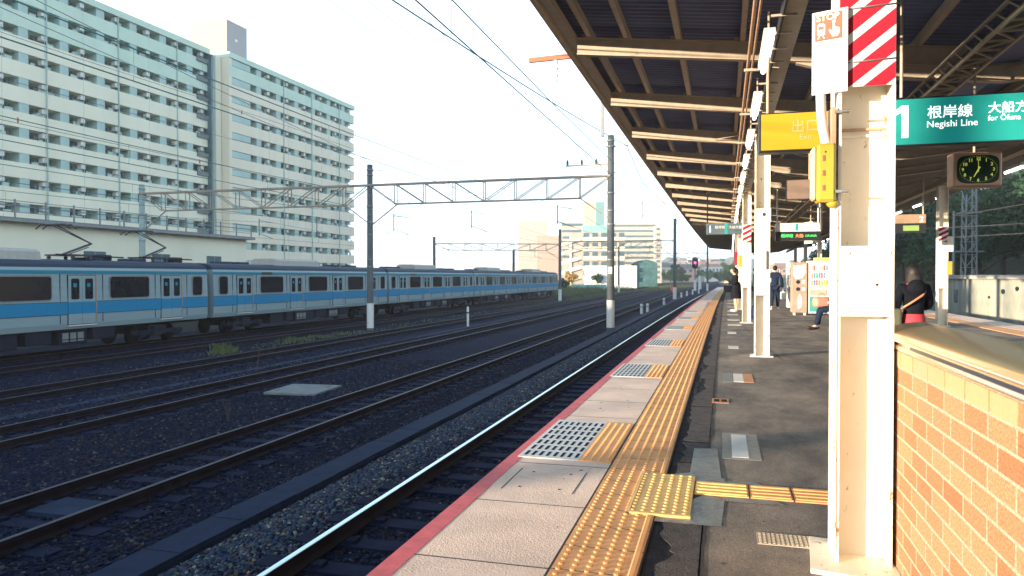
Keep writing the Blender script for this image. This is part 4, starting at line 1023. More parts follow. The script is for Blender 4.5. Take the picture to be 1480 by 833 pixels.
# wooded slope on the right
hs = MB(); nx_, ny_ = 14, 26
def slope(x, y): return -2.05 + max(0, (x-19))*.38 + .8*math.sin(x*.3+y*.11)*min(1, max(0, x-19)/6)
for i in range(nx_+1):
    for j in range(ny_+1): hs.v.append((17+i*5, 10+j*13, slope(17+i*5, 10+j*13)))
for i in range(nx_):
    for j in range(ny_): a = i*(ny_+1)+j; hs.f.append((a, a+ny_+1, a+ny_+2, a+1)); hs.sm.append(True)
struct('hillside', hs, mat('hillside_soil', (.05,.07,.035), .95, var=.4, scale=.3))
rr = random.Random(21); labs = ['dark green tree on the wooded slope right of the station', 'leafy mid green tree on the wooded slope right of the station', 'small dark tree on the wooded slope right of the station']
k = 0
for row in range(6):
    yy = 30+row*3
    while yy < 190:
        x = 22+row*5.2+rr.uniform(-1.5, 1.5)
        if not (row == 0 and yy < 72):
            q = rr.choice((0, 1, 2)); tree(q, x, yy, slope(x, yy), rr.uniform(.75, 1.15), labs[q], 'trees on the wooded slope')
        yy += 7.0+row*.5 + yy*.02
# shrubs, autumn trees behind the train end
for i, (px_, Z_, h_, m_, lab) in enumerate(((826, 205, 4.6, 'leafor', 'small orange autumn tree beside the pale apartment stairs'), (857, 205, 4.6, 'leafor', 'small yellow autumn tree behind the cyan fence'), (866, 200, 3.6, 'leaf', 'small green tree in front of the low white building'), (815, 160, 2.6, 'leaf', 'dark bush just past the far end of the train'), (905, 230, 5, 'leaf2', 'dark bush at the right end of the low white building'), (738, 240, 4.5, 'leaf', 'bush seen over the train roof'))):
    X, Y = loc((px_-1044)*Z_/1118, Z_); t = thing('small_tree', lab, 'tree', (X, Y, -1.9))
    o = bpy.data.objects.new('crown', crown_mesh(40+i, h_, h_*.42, M[m_], 900, .45)); COL.objects.link(o); o.parent = t
    o = bpy.data.objects.new('trunk', trunk_mesh(i, h_*.8, h_*.3)); COL.objects.link(o); o.parent = t
rg = np.random.default_rng(5)
def blades(name, regs, m, lab):
    V = []
    for (x0, x1, y0, y1, n, h) in regs:
        zb = -1.78
        X = rg.uniform(x0, x1, n); Y = rg.uniform(y0, y1, n)
        cl = (np.sin(Y*1.7+X)*np.sin(Y*.6+2)+1.1)/2; H = h*rg.uniform(.3, 1, n)*cl; dx = rg.normal(0, .3, n)*H; dy = rg.normal(0, .3, n)*H; w_ = .02+h*.02
        P = np.stack([np.stack([X-w_, Y, np.full(n, zb)], 1), np.stack([X+w_, Y, np.full(n, zb)], 1), np.stack([X+dx+w_*.3, Y+dy, zb+H], 1), np.stack([X+dx-w_*.3, Y+dy, zb+H], 1)], 1); V.append(P.reshape(-1, 3))
    o = bpy.data.objects.new(name, quadmesh(name, np.concatenate(V), m)); COL.objects.link(o); return tagx(o, lab, 'weeds', kind='stuff')
blades('weeds', [(-19.4,-18.2,24,40,300,.28), (-19.5,-18.7,25.0,25.8,250,.45), (-20,-18,40,110,600,.3), (-20.2,-18.8,29,36,500,.28)], M['grass'], 'green weeds growing between the yard tracks')
blades('weeds', [(-48,-22,113,215,9000,1.2), (-60,-26,150,215,7000,1.6), (-20.5,-16,95,150,1500,.6), (-18,-7,150,240,5000,.9)], M['grass'], 'strip of tall grass beyond the far end of the train')
mb = MB(); 
for k in range(8):
    a = k*.8; mb.tube([(0,0,0), (math.cos(a)*.05,math.sin(a)*.05,.3), (math.cos(a)*.12,math.sin(a)*.10,.34+.02*k)], .004, 4)
tagx(mb.build('dry_weed', M['bark'], None, (-9.4, 12.6, -1.6)), 'dry twiggy weed between the tracks in the left foreground', 'weed')
tagx(MB().tube([(0,0,0),(.02,.1,.5),(0,.15,1.0)], .008, 4).tube([(0,0,0),(.1,.0,.4),(.14,.05,.8)], .007, 4).build('dry_weed', M['bark'], None, (-13.9, 20, -1.7)), 'upright dry weed stalk near the square slab', 'weed')

# ================================================================== APARTMENT BLOCKS left
ANG = -R(1.56)
def apartment(lab, base, L_, depth, y_first, period, panel_w, nfl, zroof, m_wall, near_teal, strip_win=False, pipes=None, end_y=None, name='apartment_block', vis=-1):
    t = thing(name, lab, 'apartment building', base, ANG, 'big white apartment blocks on the left')
    z0 = -2.0-base[2]
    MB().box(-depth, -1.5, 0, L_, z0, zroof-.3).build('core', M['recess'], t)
    par = []; wins = []; acs = []
    for k in range(nfl):
        top = zroof-.8-2.7*k; zb = top-1.05-1.65     # opening top .. next
        mm = M['wallteal'] if k < near_teal else m_wall
        o = MB().box(-1.5, 0, 0, L_, max(z0, zb), top-1.05).build('balcony', mm, t)
    MB().box(-depth-.1, .15, -.1, L_+.1, zroof-.8, zroof-.0).build('roof_parapet', M['wallteal'], t)
    ys = []; y = y_first
    while y < L_-1: ys.append(y); y += period
    ys = [q for q in ys if q > vis]
    for k in range(nfl):
        top = zroof-.8-2.7*k
        for y in ys: par.append((-1.45, -.06, y-panel_w/2, y+panel_w/2, top-1.05, top))
        for y in ys:
            wins.append((-1.52, -1.44, y+panel_w/2+.35, y+period/2-.25, top-2.3, top-.25)); wins.append((-1.52, -1.44, y+period/2+.25, y+period-panel_w/2-.35, top-2.3, top-.25))
            acs.append((-.75, -.12, y+period/2-.28, y+period/2+.28, top-.62, top-.12))
    par.sort(key=lambda q: q[2]); wins.sort(key=lambda q: q[2]); acs.sort(key=lambda q: q[2]); rep('partition_panel', par, M['panelteal'], t); rep('window', wins, M['bglass'], t); rep('air_conditioner', acs, M['offwhite'], t)
    mb = MB(); rr = random.Random(3)
    for k in range(nfl):
        top = zroof-.8-2.7*k
        for y in ys:
            for q in range(3):
                a = y+panel_w/2+.3+rr.random()*(period-panel_w-1.4); h = rr.uniform(.2, .5)
                if rr.random() < .75: mb.box(-.5, -.42, a, a+rr.uniform(.4, 1.0), top-1.05, top-1.05+h)
    tagx(mb.build('laundry', M['panelteal'], t), kind='stuff')
    for q in (pipes or []): MB().bar((.08, q, z0), (.08, q, zroof-.8), .07, 6).build('downpipe', M['panelteal'], t)
    for q in [0.15] + ys:
        MB().box(-.02, .012, q+period*.5-.02, q+period*.5+.02, z0, zroof-.8).build('wall_joint', M['panelteal'], t) if q != .15 else None
    return t
ca, sa = math.cos(ANG), math.sin(ANG)
def fac(ly, lx=0): return (-69.8 + lx*ca - ly*sa, 94.3 + lx*sa + ly*ca)   # facade frame, origin at block 2 corner
# local y measured from Z' grid: block2 corner at 114.5
EX = 5.05*12; b1 = fac(-58-EX, -1.9)  # EX adds unseen bays so the block throws shade on the far canopy
apartment('left huge white balcony apartment block filling the upper left of the picture', (b1[0], b1[1], 0), 56.0+EX, 13, 83.0-114.5+58-5.05*5+.4+EX, 5.05, 1.15, 13, 34.3, M['wall'], 2, pipes=[EX+58-114.5+z for z in (76.0, 86.1, 96.1, 106.1)], vis=EX+12)
b2 = fac(0, 0)
B2 = apartment('right white apartment block beside the stair tower, with its side face showing', (b2[0], b2[1], 0), 36.6, 13, 7.1, 5.1, 1.2, 13, 34.3, M['wall2'], 1, pipes=[13.5, 21.8, 31])
rep('corner_window', [(-3.4, -2.0, -.06, .02, 34.3-.8-1.0-2.7*k, 34.3-.95-2.7*k) for k in range(13)], M['bglass'], B2)
box('side_wall', M['wall2'], B2, -13.2, -.02, -.05, .4, -2, 33.6)
rep('teal_window_band', [(-.3, .02, .6, 4.9, 34.3-.8-1.0-2.7*k, 34.3-.9-2.7*k) for k in range(13)], M['panelteal'], B2)
rep('corner_wall', [(-1.6, .01, .0, .6, 34.3-.8-1.05-2.7*k, 34.3-.8-2.7*k) for k in range(13)], M['wall2'], B2)
# stair recess between blocks
t = thing('stair_tower', 'dark open stair tower squeezed between the two white apartment blocks', 'stair tower', fac(-2, -2.2)+(0,), ANG)
MB().box(-8, .9, .02, 1.85, -2, 33.5).build('core', M['wall'], t); MB().box(-.2, 1.0, -.35, .015, -2, 33.4).build('shaft_gap', M['bglass'], t)
rep('landing', [(-1.0, .5, -2.6, -.36, 34.3-2.35-2.7*k, 34.3-1.75-2.7*k) for k in range(13)], mat('landing_dark', (.15,.19,.19), .8), t)
MB().bar((1.1, .3, -2), (1.1, .3, 33.4), .12, 6).build('post', M['panelteal'], t)
X, Y = loc(-78, 122)
t = thing('roof_house', 'cream rooftop machine house with a side greyed for shade on top of the apartment blocks', 'roof house', (X, Y, 0), ANG)
MB().box(-6.8, 0, 0, 5.0, 33, 41.6).build('wall', mat('roof_house_wall', (.44,.34,.24), .85), t)
MB().box(.0, .04, 0, 5.0, 33, 41.55).build('side_wall', mat('shaded_side', (.36,.34,.34), .8), t); box('vent', M['white'], t, .03, .08, 2.0, 2.6, 38.8, 39.2)  # face turned from the sun: its shade is put into the grey colour
MB().box(-6.9, .08, -.08, 5.08, 41.6, 41.75).build('parapet', M['wall2'], t)
MB().bar((.0, 4.9, 41.6), (0, 4.9, 46), .05, 5).build('aerial', M['steel'], t)
# low white building behind the train
t = thing('depot_building', 'low white depot building with a dark eave and roof railing behind the train', 'building', (-43, -70, 0), 0)
E_ = 130.5
MB().box(-12, 0, 0, E_, -2.0, 4.75).build('wall', M['wall'], t)
MB().box(-12.3, .7, -.3, E_+.4, 4.75, 5.0).build('eave', M['steel'], t)
ws = [(.0, .05, y, y+1.9, 2.15, 3.1) for y in (E_-24.7, E_-18.5, E_-12, E_-5.6, E_-31, E_-38, E_-45, E_-52, E_-59)]
rep('window', ws, M['bglass'], t); rep('window_mullion', [(.05, .07, w_[2]+.92, w_[2]+.99, 2.15, 3.1) for w_ in ws], M['steel'], t)
mb = MB()
for z in (5.35, 5.7, 6.05): mb.bar((.5, 0, z), (.5, E_, z), .025, 5)
mb.build('railing', M['steel'], t)
rep('railing_post', [(.46, .54, y, y+.08, 5.0, 6.15) for y in [E_-2.2*i for i in range(50)]], M['steel'], t)
MB().tube([(.3, E_-29, -2), (.3, E_-29, 4.0), (.3, E_-28.6, 4.4), (.3, E_-27.8, 4.6)], .13, 8).build('drain_pipe', M['steel'], t)
# unseen taller block behind the depot, added as a blocker for the low sun
t = thing('sun_blocker_block', 'unseen pale four storey block added as a sun blocker, left behind the camera', 'building', (-44.2, -90, 0))
MB().box(-14, 0, 0, 16, -2, 11).build('wall', M['wall'], t); rep('window', [(0, .05, y, y+2, z, z+1.3) for y in (1.5, 5, 8.5, 12) for z in (0, 3, 6, 9)], M['bglass'], t)

# ================================================================== FAR BUILDINGS
def far_box(name, lab, cat, px0, px1, Z_, ytop, depth, m, floors=0, fl_h=2.8, rz=0, wm='bglass', zb=-2, bandm=None, ncol=8, mode='band'):
    s = Z_/1118; x0 = (px0-1044)*s; x1 = (px1-1044)*s; H = 1.3+(400-ytop)*s
    X, Y = loc(x0, Z_); Wd = (x1-x0)/math.cos(R(15.78))*.99
    t = thing(name, lab, cat, (X, Y, 0), R(15.78)*.9+rz)
    MB().box(0, Wd, 0, depth, zb, H).build('wall', M[m] if isinstance(m, str) else m, t)
    if floors:
        b_ = []
        for k in range(floors):
            z = H-.6-fl_h*k
            if mode == 'band': b_.append((.3, Wd-.3, -.06, .02, z-1.15, z-.1))
            else:
                for c in range(ncol): a = Wd*(c+.25)/ncol; b_.append((a, a+Wd*.5/ncol, -.05, .02, z-1.5, z-.3))
        rep('window_band' if mode == 'band' else 'window', [q for q in b_ if q[4] > zb], M[wm], t)
    return t, Wd, H
far_box('apartment_slab', 'long far nine storey apartment slab with dark window bands', 'apartment building', 880, 946, 400, 323, 14, 'farwall', 10, 2.75, mode='band')
far_box('stair_wing', 'grey end wing of the far apartment slab', 'apartment building', 946, 956, 396, 327, 12, 'farwall', 10, 2.75, ncol=1, mode='w')
far_box('apartment_slab', 'far apartment wing left of the teal lift tower', 'apartment building', 811, 850, 340, 321, 12, 'farwall', 6, 2.8)
far_box('apartment_end', 'pale cream windowless gable end of a far apartment block', 'apartment building', 749, 790, 300, 319, 14, 'farwall', 0)
far_box('apartment_end', 'pinkish apartment side wall next to the cream gable', 'apartment building', 776, 812, 262, 341, 12, mat('pink_wall', (.42,.33,.27), .8), 0)
far_box('lift_tower', 'cream front of the tall lift tower', 'tower', 844, 861, 300, 292, 6, mat('tower_cream', (.41,.38,.30), .8))
far_box('lift_tower', 'teal side of the tall lift tower', 'tower', 861, 873, 299, 292, 6, mat('tower_teal', (.14,.28,.29), .8))
far_box('tower_base', 'teal base block under the tall lift tower', 'building', 842, 880, 296, 326, 6, mat('tower_base_teal', (.22,.42,.40), .8))
t, Wd, H = far_box('stair_apartment', 'five storey beige apartment house with zigzag stairs on its left end', 'apartment building', 826, 900, 228, 336, 12, mat('beige_wall', (.40,.35,.29), .8), 0)
rep('balcony_band', [(3.2, Wd, -.55, .0, H-1.5-2.8*k-1.2, H-1.5-2.8*k) for k in range(6)], M['wall2'], t)
rep('window', [(3.5+2.6*c, 5.1+2.6*c, -.06, .02, H-1.35-2.8*k, H-.15-2.8*k) for k in range(5) for c in range(5)], M['bglass'], t)
for k in range(5):
    z = H-1.2-2.8*k
    MB().poly([(-3.2+.35*0, -.5, z-2.9), (-3.2, -.5, z-1.8), (3.0, -.5, z), (3.0, -.5, z-1.1)], .25, (0, 1, 0)).build('stair_flight', M['wall2'], t)
box('stair_post', M['wall2'], t, -.5, 0, -.3, .3, -2, H-4)
far_box('warehouse', 'low white windowless building in front of the apartments', 'building', 848, 918, 200, 384, 10, 'white', 0)
t, Wd, H = far_box('netted_shed', 'dark teal netted shed right of the low white building', 'shed', 918, 949, 230, 381, 9, mat('net_teal', (.04,.12,.12), .8, var=.5, scale=.6), 0)
MB().poly([(0,-.02,H), (1.2,-.02,H+.8), (Wd*.5,-.02,H+1.2), (Wd-1,-.02,H+.7), (Wd,-.02,H)], 8.0, (0,1,0)).build('arched_roof', mat('net_teal_roof', (.05,.15,.14), .8), t)
mb = MB(); x0, y0 = loc((828-1044)*180/1118, 180); x1, y1 = loc((876-1044)*180/1118, 180); mb.poly([(x0,y0,-2), (x1,y1,-2), (x1,y1,-.55), (x0,y0,-.55)], .1, (0,1,0))
tagx(mb.build('site_fence', mat('fence_cyan', (.20,.50,.52), .6)), 'low cyan site fence in front of the far white building', 'fence')
far_box('white_building', 'white low building with a row of windows beyond the platform end', 'building', 1018, 1064, 420, 386, 14, 'white', 2, 2.9, ncol=9, mode='w')
hr = random.Random(4); hm = [M['white'], M['wall2'], mat('house_cream', (.7,.6,.45), .8), mat('house_grey', (.4,.42,.42), .8), mat('house_peach', (.7,.45,.32), .8)]
hl = ['white', 'pinkish white', 'cream', 'grey', 'peach']; roofm = [mat('roof_red', (.38,.22,.16), .8), mat('roof_grey', (.15,.16,.18), .8)]
def house(px_, Z_, w_, h_, zb, k, lab):
    X, Y = loc((px_-1044)*Z_/1118, Z_); t = thing('house', lab, 'house', (X, Y, zb), hr.uniform(-.5, .5), 'distant houses beyond the station')
    MB().box(-w_/2, w_/2, -w_*.4, w_*.4, -4, h_).build('wall', hm[k], t)
    MB().add([(-w_*.55,-w_*.45,h_), (w_*.55,-w_*.45,h_), (w_*.55,w_*.45,h_), (-w_*.55,w_*.45,h_), (-w_*.3,0,h_+w_*.25), (w_*.3,0,h_+w_*.25)], [(0,1,5,4), (2,3,4,5), (1,2,5), (3,0,4), (3,2,1,0)]).build('roof', roofm[k % 2], t)
    for a in (-.3, 0, .3):
        for z in (1.0, 3.8):
            if z < h_-1: box('window', M['bglass'], t, a*w_-.7, a*w_+.7, -w_*.4-.05, -w_*.4+.02, z, z+1.3)
# hills
def ridge(name, y, pts, m, d=160):
    mb = MB(); n = len(pts); v = []
    for i, (x, h) in enumerate(pts): v += [(x, y-d, -3), (x, y-d*.5, h*.62), (x, y, h), (x, y+d, -3)]
    mb.add(v, [(i*4+k, (i+1)*4+k, (i+1)*4+k+1, i*4+k+1) for i in range(n-1) for k in range(3)], True); return struct(name, mb, m)
pr_ = random.Random(8)
ridge('hills', 900, [(-75+i*14, 15+9*math.sin(i*.37)+5*math.sin(i*.9+1)+pr_.uniform(-1.5, 1.5)) for i in range(60)], mat('hill_green', (.10,.16,.12), .95, var=.4, scale=.03))
for i in range(60):
    Z_ = hr.choice((430, 480, 520, 580, 640, 720)); px_ = hr.uniform(952, 1062) if i < 46 else hr.uniform(1110, 1215); k = hr.randrange(5)
    zb = {430:0, 480:1, 520:2, 580:4, 640:6, 720:10}[Z_]
    house(px_, Z_, hr.uniform(7, 11), hr.uniform(4.5, 7), zb, k, f'tiny distant {hl[k]} house with a {("red","grey")[k % 2]} roof beyond the platform end')
for i in range(40):
    Z_ = hr.choice((280, 340, 460, 600, 700)); px_ = hr.uniform(950, 1070); X, Y = loc((px_-1044)*Z_/1118, Z_); zb = {280:-2, 340:-1, 460:1, 600:3, 700:9}[Z_]
    tree(hr.randrange(3), X, Y, zb, hr.uniform(.45, .8)*(1 if Z_ < 500 else 1.3), 'tiny distant tree between the far houses', 'distant trees between the houses')

# ================================================================== RIGHT SIDE beyond platform
q = [loc(17.8, 63), loc(16.9, 53), loc(18.6, 47.2), loc(24.5, 50), loc(24, 63)]
t = thing('concrete_shed', 'low weathered concrete shed with a flat roof right of the platform', 'shed')
prism(q, -2.1, 1.15).build('wall', mat('shed_wall', (.22,.25,.23), .85, var=.3, scale=.9, stretch=(1,1,.3), c2=(.36,.36,.29)), t)
cx0 = sum(p[0] for p in q)/5; cy0 = sum(p[1] for p in q)/5
prism([(cx0+(a-cx0)*1.06, cy0+(b-cy0)*1.05) for a, b in q], 1.15, 1.42).build('roof_slab', M['concrete'], t)
A, B_ = Vector((*q[1], 0)), Vector((*q[0], 0)); 
for u, z0_, z1_, w_ in ((.42, -.6, .35, 1.1),):
    p = A.lerp(B_, u); d = (B_-A).normalized(); n_ = Vector((-d.y, d.x, 0)); n_ = n_ if n_.x < 0 else -n_
    MB().poly([tuple(p-d*w_/2+Vector((0,0,z0_))), tuple(p+d*w_/2+Vector((0,0,z0_))), tuple(p+d*w_/2+Vector((0,0,z1_))), tuple(p-d*w_/2+Vector((0,0,z1_)))], .05, tuple(n_)).build('window', M['bglass'], t)
C_ = Vector((*q[2], 0))
for u, z, r_ in ((.62, .35, .16), (.38, -.05, .09), (.85, .55, .14)):
    p = A.lerp(C_, u); d = (C_-A).normalized(); n_ = Vector((d.y, -d.x, 0)); n_ = n_ if n_.x < 0 else -n_
    MB().bar(tuple(p+Vector((0,0,z))-n_*.05), tuple(p+Vector((0,0,z))+n_*.06), r_, 8).build('vent_hole', M['ubox'], t)
x, y = loc(19.1, 60)
t = thing('lattice_mast', 'pale steel lattice mast in front of the wooded slope', 'mast', (x, y, -2), R(12))
mb = MB(); zt = 10.6
for a, b in ((-.45,-.35), (.45,-.35), (.45,.35), (-.45,.35)): mb.sbar((a, b, 0), (a*.8, b*.8, zt if a > 0 else zt-1.0), .09)
mb.build('leg', M['steel'], t); mb = MB(); z = 1
while z < zt-1.2:
    for p, r_ in (((-.43,-.33), (.43,-.33)), ((.43,-.33), (.43,.33)), ((-.43,-.33), (-.43,.33))): mb.sbar((*p, z), (*r_, z+1), .05); mb.sbar((*p, z), (*r_, z), .05)
    z += 1
mb.build('bracing', M['steel'], t)
MB().box(-.9, .9, -.5, .5, 5.2, 5.3).build('platform_deck', M['steel'], t); MB().box(-.7, .7, -.5, .5, 8.2, 8.28).build('platform_deck', M['steel'], t)
MB().bar((-1.15, 0, 0), (-1.15, 0, 8.4), .09).build('side_pole', M['steel'], t)
for i, (z0_, z1_, x0_, x1_) in enumerate(((3.3, 3.1, 9, 30), (4.4, 6.2, 12, 28), (3.9, 3.6, 9, 30))):
    wire('line_wire', sag((x0_, 60-i, z0_+.6), (x1_, 42, z1_+1.4), .2), .025, M['wiredark'], ('lower', 'rising', 'middle')[i]+' dark wire crossing in front of the wooded slope')
t = thing('yard_fence', 'dark fence along the far side of the right track', 'fence', (0, 0, 0))
MB().sweep([(11.9,-2.1), (11.96,-2.1), (11.96,-.9), (11.9,-.9)], ys := list(np.arange(12, 160, 6.0)), curve).build('panel', mat('fence_dark', (.06,.07,.07), .8), t)

# ================================================================== PLATFORM FURNITURE
GY = 26.8
def vending(x, y, lab, w_, tealbase, rz=0, top=True):
    t = thing('vending_machine', lab, 'vending machine', (x+curve(y), y, .004), rz, 'vending machines on the platform')
    body = MB().bbox(0, w_, 0, .7, .06, 1.83, b=.02).build('cabinet', M['white'], t)
    MB().box(.04, w_-.04, .05, .6, 0, .06).build('foot', M['black'], t)
    box('display_window', mat('vend_back', (.7,.68,.6), .5, emit=(1,.95,.8), es=.25), t, .06, w_-.06, -.012, .005, .92, 1.72)
    cols = [(.7,.08,.05), (.8,.4,.05), (.05,.35,.15), (.75,.7,.55), (.1,.2,.5), (.6,.25,.05), (.8,.75,.7)]
    rr = random.Random(int(w_*100)); cans = {}
    for r_ in range(3):
        for c in range(int((w_-.2)/.078)):
            k = rr.randrange(7); cans.setdefault(k, MB()).lathe([(.026, 0), (.029, .02), (.029, .13 if (r_+c//3) % 2 else .16), (.015, .19)], (.11+c*.078, -.035, 1.0+.25*r_), 8)
    for k, mb in cans.items(): mb.build('drinks', mat('drink_colour', cols[k], .4), t)
    rep('price_shelf', [(.06, w_-.06, -.045, -.01, .955+.25*r_, .985+.25*r_) for r_ in range(3)], mat('shelf_orange', (.75,.35,.15), .5), t)
    if tealbase: box('teal_panel', mat('vend_teal', (.05,.27,.23), .5), t, .05, w_-.05, -.01, .003, .12, .62)
    box('pickup_flap', M['ubox'], t, .22, w_-.25, -.022, .0, .42, .58)
    box('coin_panel', M['beam'], t, .06, w_*.5, -.02, .0, .68, .86); box('card_reader', M['black'], t, w_*.72, w_*.86, -.025, .0, .70, .86)
    if top: box('top_sign', mat('vend_sign', (.8,.5,.1), .5, emit=(1,.6,.15), es=.15), t, .2, w_, .02, .3, 1.84, 1.93)
    return t
vending(2.70, GY, 'white drinks vending machine with teal lower panel and orange top sign', 1.15, True)
vending(2.38, GY+4.6, 'white vending machine partly hidden behind the brown recycling bin', .5, False, top=False)
t = thing('recycling_bin', 'tall brown recycling bin with a white leaf shape beside the vending machine', 'bin', (2.18+curve(GY), GY-.05, .004))
MB().bbox(0, .5, 0, .6, .08, 1.78, b=.02).build('cabinet', mat('bin_brown', (.30,.24,.19), .6), t)
MB().box(.05,.12,.0,.1,0,.08).box(.38,.45,0,.1,0,.08).build('foot', M['offwhite'], t)
MB().poly([(.06,-.003,1.66), (.44,-.003,1.70), (.43,-.003,1.45), (.34,-.003,1.25), (.12,-.003,1.22), (.05,-.003,1.35)], .006, (0,1,0)).build('leaf_shape', M['white'], t)
for z in (1.12, .88): MB().lathe([(.065,-.012), (.065,0)], (.2, 0, z), 12, 'y').build('opening', M['black'], t); 
rep('small_sticker', [(.32, .42, -.004, .001, z-.05, z+.06) for z in (1.12, .88)], M['white'], t)
MB().poly([(.2,-.003,.2), (.3,-.003,.25), (.33,-.003,.6), (.25,-.003,.72), (.18,-.003,.5)], .006, (0,1,0)).build('pale_mark', M['offwhite'], t)
# bench (mostly behind the near pillar)
t = thing('bench', 'row of platform seats where the person with the pink bag sits', 'bench', (2.58, 18.6, 0), R(8))
for k in range(3):
    MB().bbox(.0+.0, .42, -.0+.5*k, .42+.5*k, .40, .45, b=.02).bbox(.38, .44, .5*k, .42+.5*k, .45, .85, b=.02).build('seat', M['offwhite'], t)
MB().bar((.2,-.1,.37), (.2,1.5,.37), .03).bar((.2,.1,0), (.2,.1,.38), .03).bar((.2,1.3,0), (.2,1.3,.38), .03).build('frame', M['steel'], t)

# far signs
t = thing('platform_number_sign', 'far grey blue hanging sign with a white 1 over the platform edge', 'sign', (0, 24.2, 0))
gs = mat('sign_greyteal', (.06,.10,.13), .6)
box('face', gs, t, -.50, .58, -.05, .05, 2.62, 2.97, b=.005)
text('1', .30, M['signwhite'], t, (-.45, -.052, 2.69)); text('根岸線', .11, M['offwhite'], t, (-.24, -.052, 2.80)); box('teal_block', M['teal'], t, .06, .15, -.053, -.049, 2.63, 2.96); text('大船方面', .10, M['offwhite'], t, (.18, -.052, 2.80))
for x in (-.46, .5): MB().bar((x, 0, 2.97), (x, 0, 4.0), .02).build('hanger', M['ubox'], t)
t = thing('led_departure_board', 'hanging black departure board with green and orange lights under a cream strip', 'departure board', (0, 22.6, 0), 0)
box('cream_strip', M['cream'], t, 1.45, 2.66, -.1, .1, 2.58, 2.82, b=.005); box('teal_block', M['teal'], t, 1.98, 2.06, -.103, -.099, 2.6, 2.8)
box('screen', M['black'], t, 1.45, 2.66, -.09, .09, 2.32, 2.575)
gl = mat('led_green', (.02,.3,.05), .5, emit=(.1,1,.2), es=.5); ol = mat('led_orange', (.4,.1,.02), .5, emit=(1,.3,.08), es=.7)
text('根岸線', .11, gl, t, (1.60, -.093, 2.42)); text('大船', .11, ol, t, (1.98, -.093, 2.42)); text('OFUNA', .09, gl, t, (2.24, -.093, 2.425))
for x in (1.5, 2.6): MB().bar((x, 0, 2.8), (x, 0, 3.8), .025).build('hanger', M['cream'], t)
t = thing('dark_monitor', 'brown backed hanging monitor left of the yellow box', 'monitor', (1.02, 12.4, 0), R(-6))
box('casing', mat('monitor_brown', (.16,.115,.09), .45), t, -.06, .62, -.08, .08, 2.50, 2.80, b=.01); box('bezel', M['black'], t, -.07, -.055, -.085, .085, 2.49, 2.81)
MB().bar((.28, 0, 2.8), (.28, 0, 3.8), .022).build('hanger', M['rust'], t)
t = thing('white_notice', 'white and green notice board hanging above the vending machine', 'sign', (2.55, 24.0, 0), R(-65))
box('board', M['white'], t, -.3, .3, -.03, .03, 2.30, 2.95); box('green_strip', mat('green_strip', (.15,.45,.2), .5), t, -.3, .3, -.035, -.028, 2.42, 2.56)
MB().bar((0,0,2.95), (0,0,3.8), .02).build('hanger', M['rust'], t)
t = thing('second_platform_sign', 'cream hanging sign with a 2 and a small green screen right of the near pillar', 'sign', (0, 20.2, 0))
box('cream_strip', mat('tan_strip', (.30,.21,.14), .6), t, 3.4, 4.75, -.06, .06, 2.60, 2.82, b=.005); text('2', .2, M['signwhite'], t, (4.60, -.063, 2.63)); box('screen', M['black'], t, 3.8, 4.75, -.05, .05, 2.37, 2.595); box('green_display', mat('green_display', (.10,.16,.05), .5, emit=(.5,.7,.15), es=.15), t, 4.25, 4.6, -.054, -.049, 2.42, 2.55)
for x in (3.6, 4.7): MB().bar((x, 0, 2.82), (x, 0, 3.8), .02).build('hanger', M['beam'], t)
# boxes on far pillars
for i, (x, y, z0_, z1_, mm, lab) in enumerate(((.70, 30.84, 2.24, 2.8, 'white', 'white notice box on the fourth pillar, above the person with the phone'), (.72, 30.84, 1.70, 2.15, 'yellow', 'small yellow box below the white notice box on the fourth pillar'), (.52, 30.9, 1.75, 2.3, 'red', 'narrow red notice left of the yellow box on the fourth pillar'))):
    t = thing('notice_box', lab, 'notice', (x, y, 0)); box('panel', M[mm], t, -.12 if mm != 'red' else -.05, .12 if mm != 'red' else .05, -.04, .04, z0_, z1_, b=.008); box('bracket', M['beam'], t, -.03, .03, .03, .06, z0_+.05, z1_-.05)
box_t = thing('wall_box', 'small white and yellow boxes on the striped right pillar', 'box', (5.66, 21.85, 0)); box('upper_box', M['cream'], box_t, -.03, .12, -.1, .1, 1.95, 2.35, b=.01); box('lower_box', M['yellow'], box_t, -.03, .1, -.1, .1, 1.35, 1.7, b=.01)

# ================================================================== PEOPLE
def skin_mesh(J, E, name, m, parent, root=0, sub=2):
    names = list(J); idx = {k: i for i, k in enumerate(names)}
    me = bpy.data.meshes.new(name); me.from_pydata([J[k][0] for k in names], [(idx[a], idx[b]) for a, b in E], [])
    o = bpy.data.objects.new(name, me); COL.objects.link(o)
    md = o.modifiers.new('s', 'SKIN'); md.use_smooth_shade = True
    if not me.skin_vertices: 
        bpy.context.view_layer.objects.active = o; o.select_set(True)
    sk = me.skin_vertices[0].data if me.skin_vertices else None
    for k in names:
        r_ = J[k][1]; r_ = r_ if isinstance(r_, tuple) else (r_, r_); sk[idx[k]].radius = r_
    sk[root].use_root = True
    ms = o.modifiers.new('u', 'SUBSURF'); ms.levels = sub; ms.render_levels = sub
    dg = bpy.context.evaluated_depsgraph_get(); m2 = bpy.data.meshes.new_from_object(o.evaluated_get(dg)); bpy.data.objects.remove(o)
    m2.name = name; m2.materials.clear(); m2.materials.append(m)
    q_ = bpy.data.objects.new(name, m2); COL.objects.link(q_); q_.parent = parent; KIDS.setdefault(parent.name, []).append(q_)
    return q_
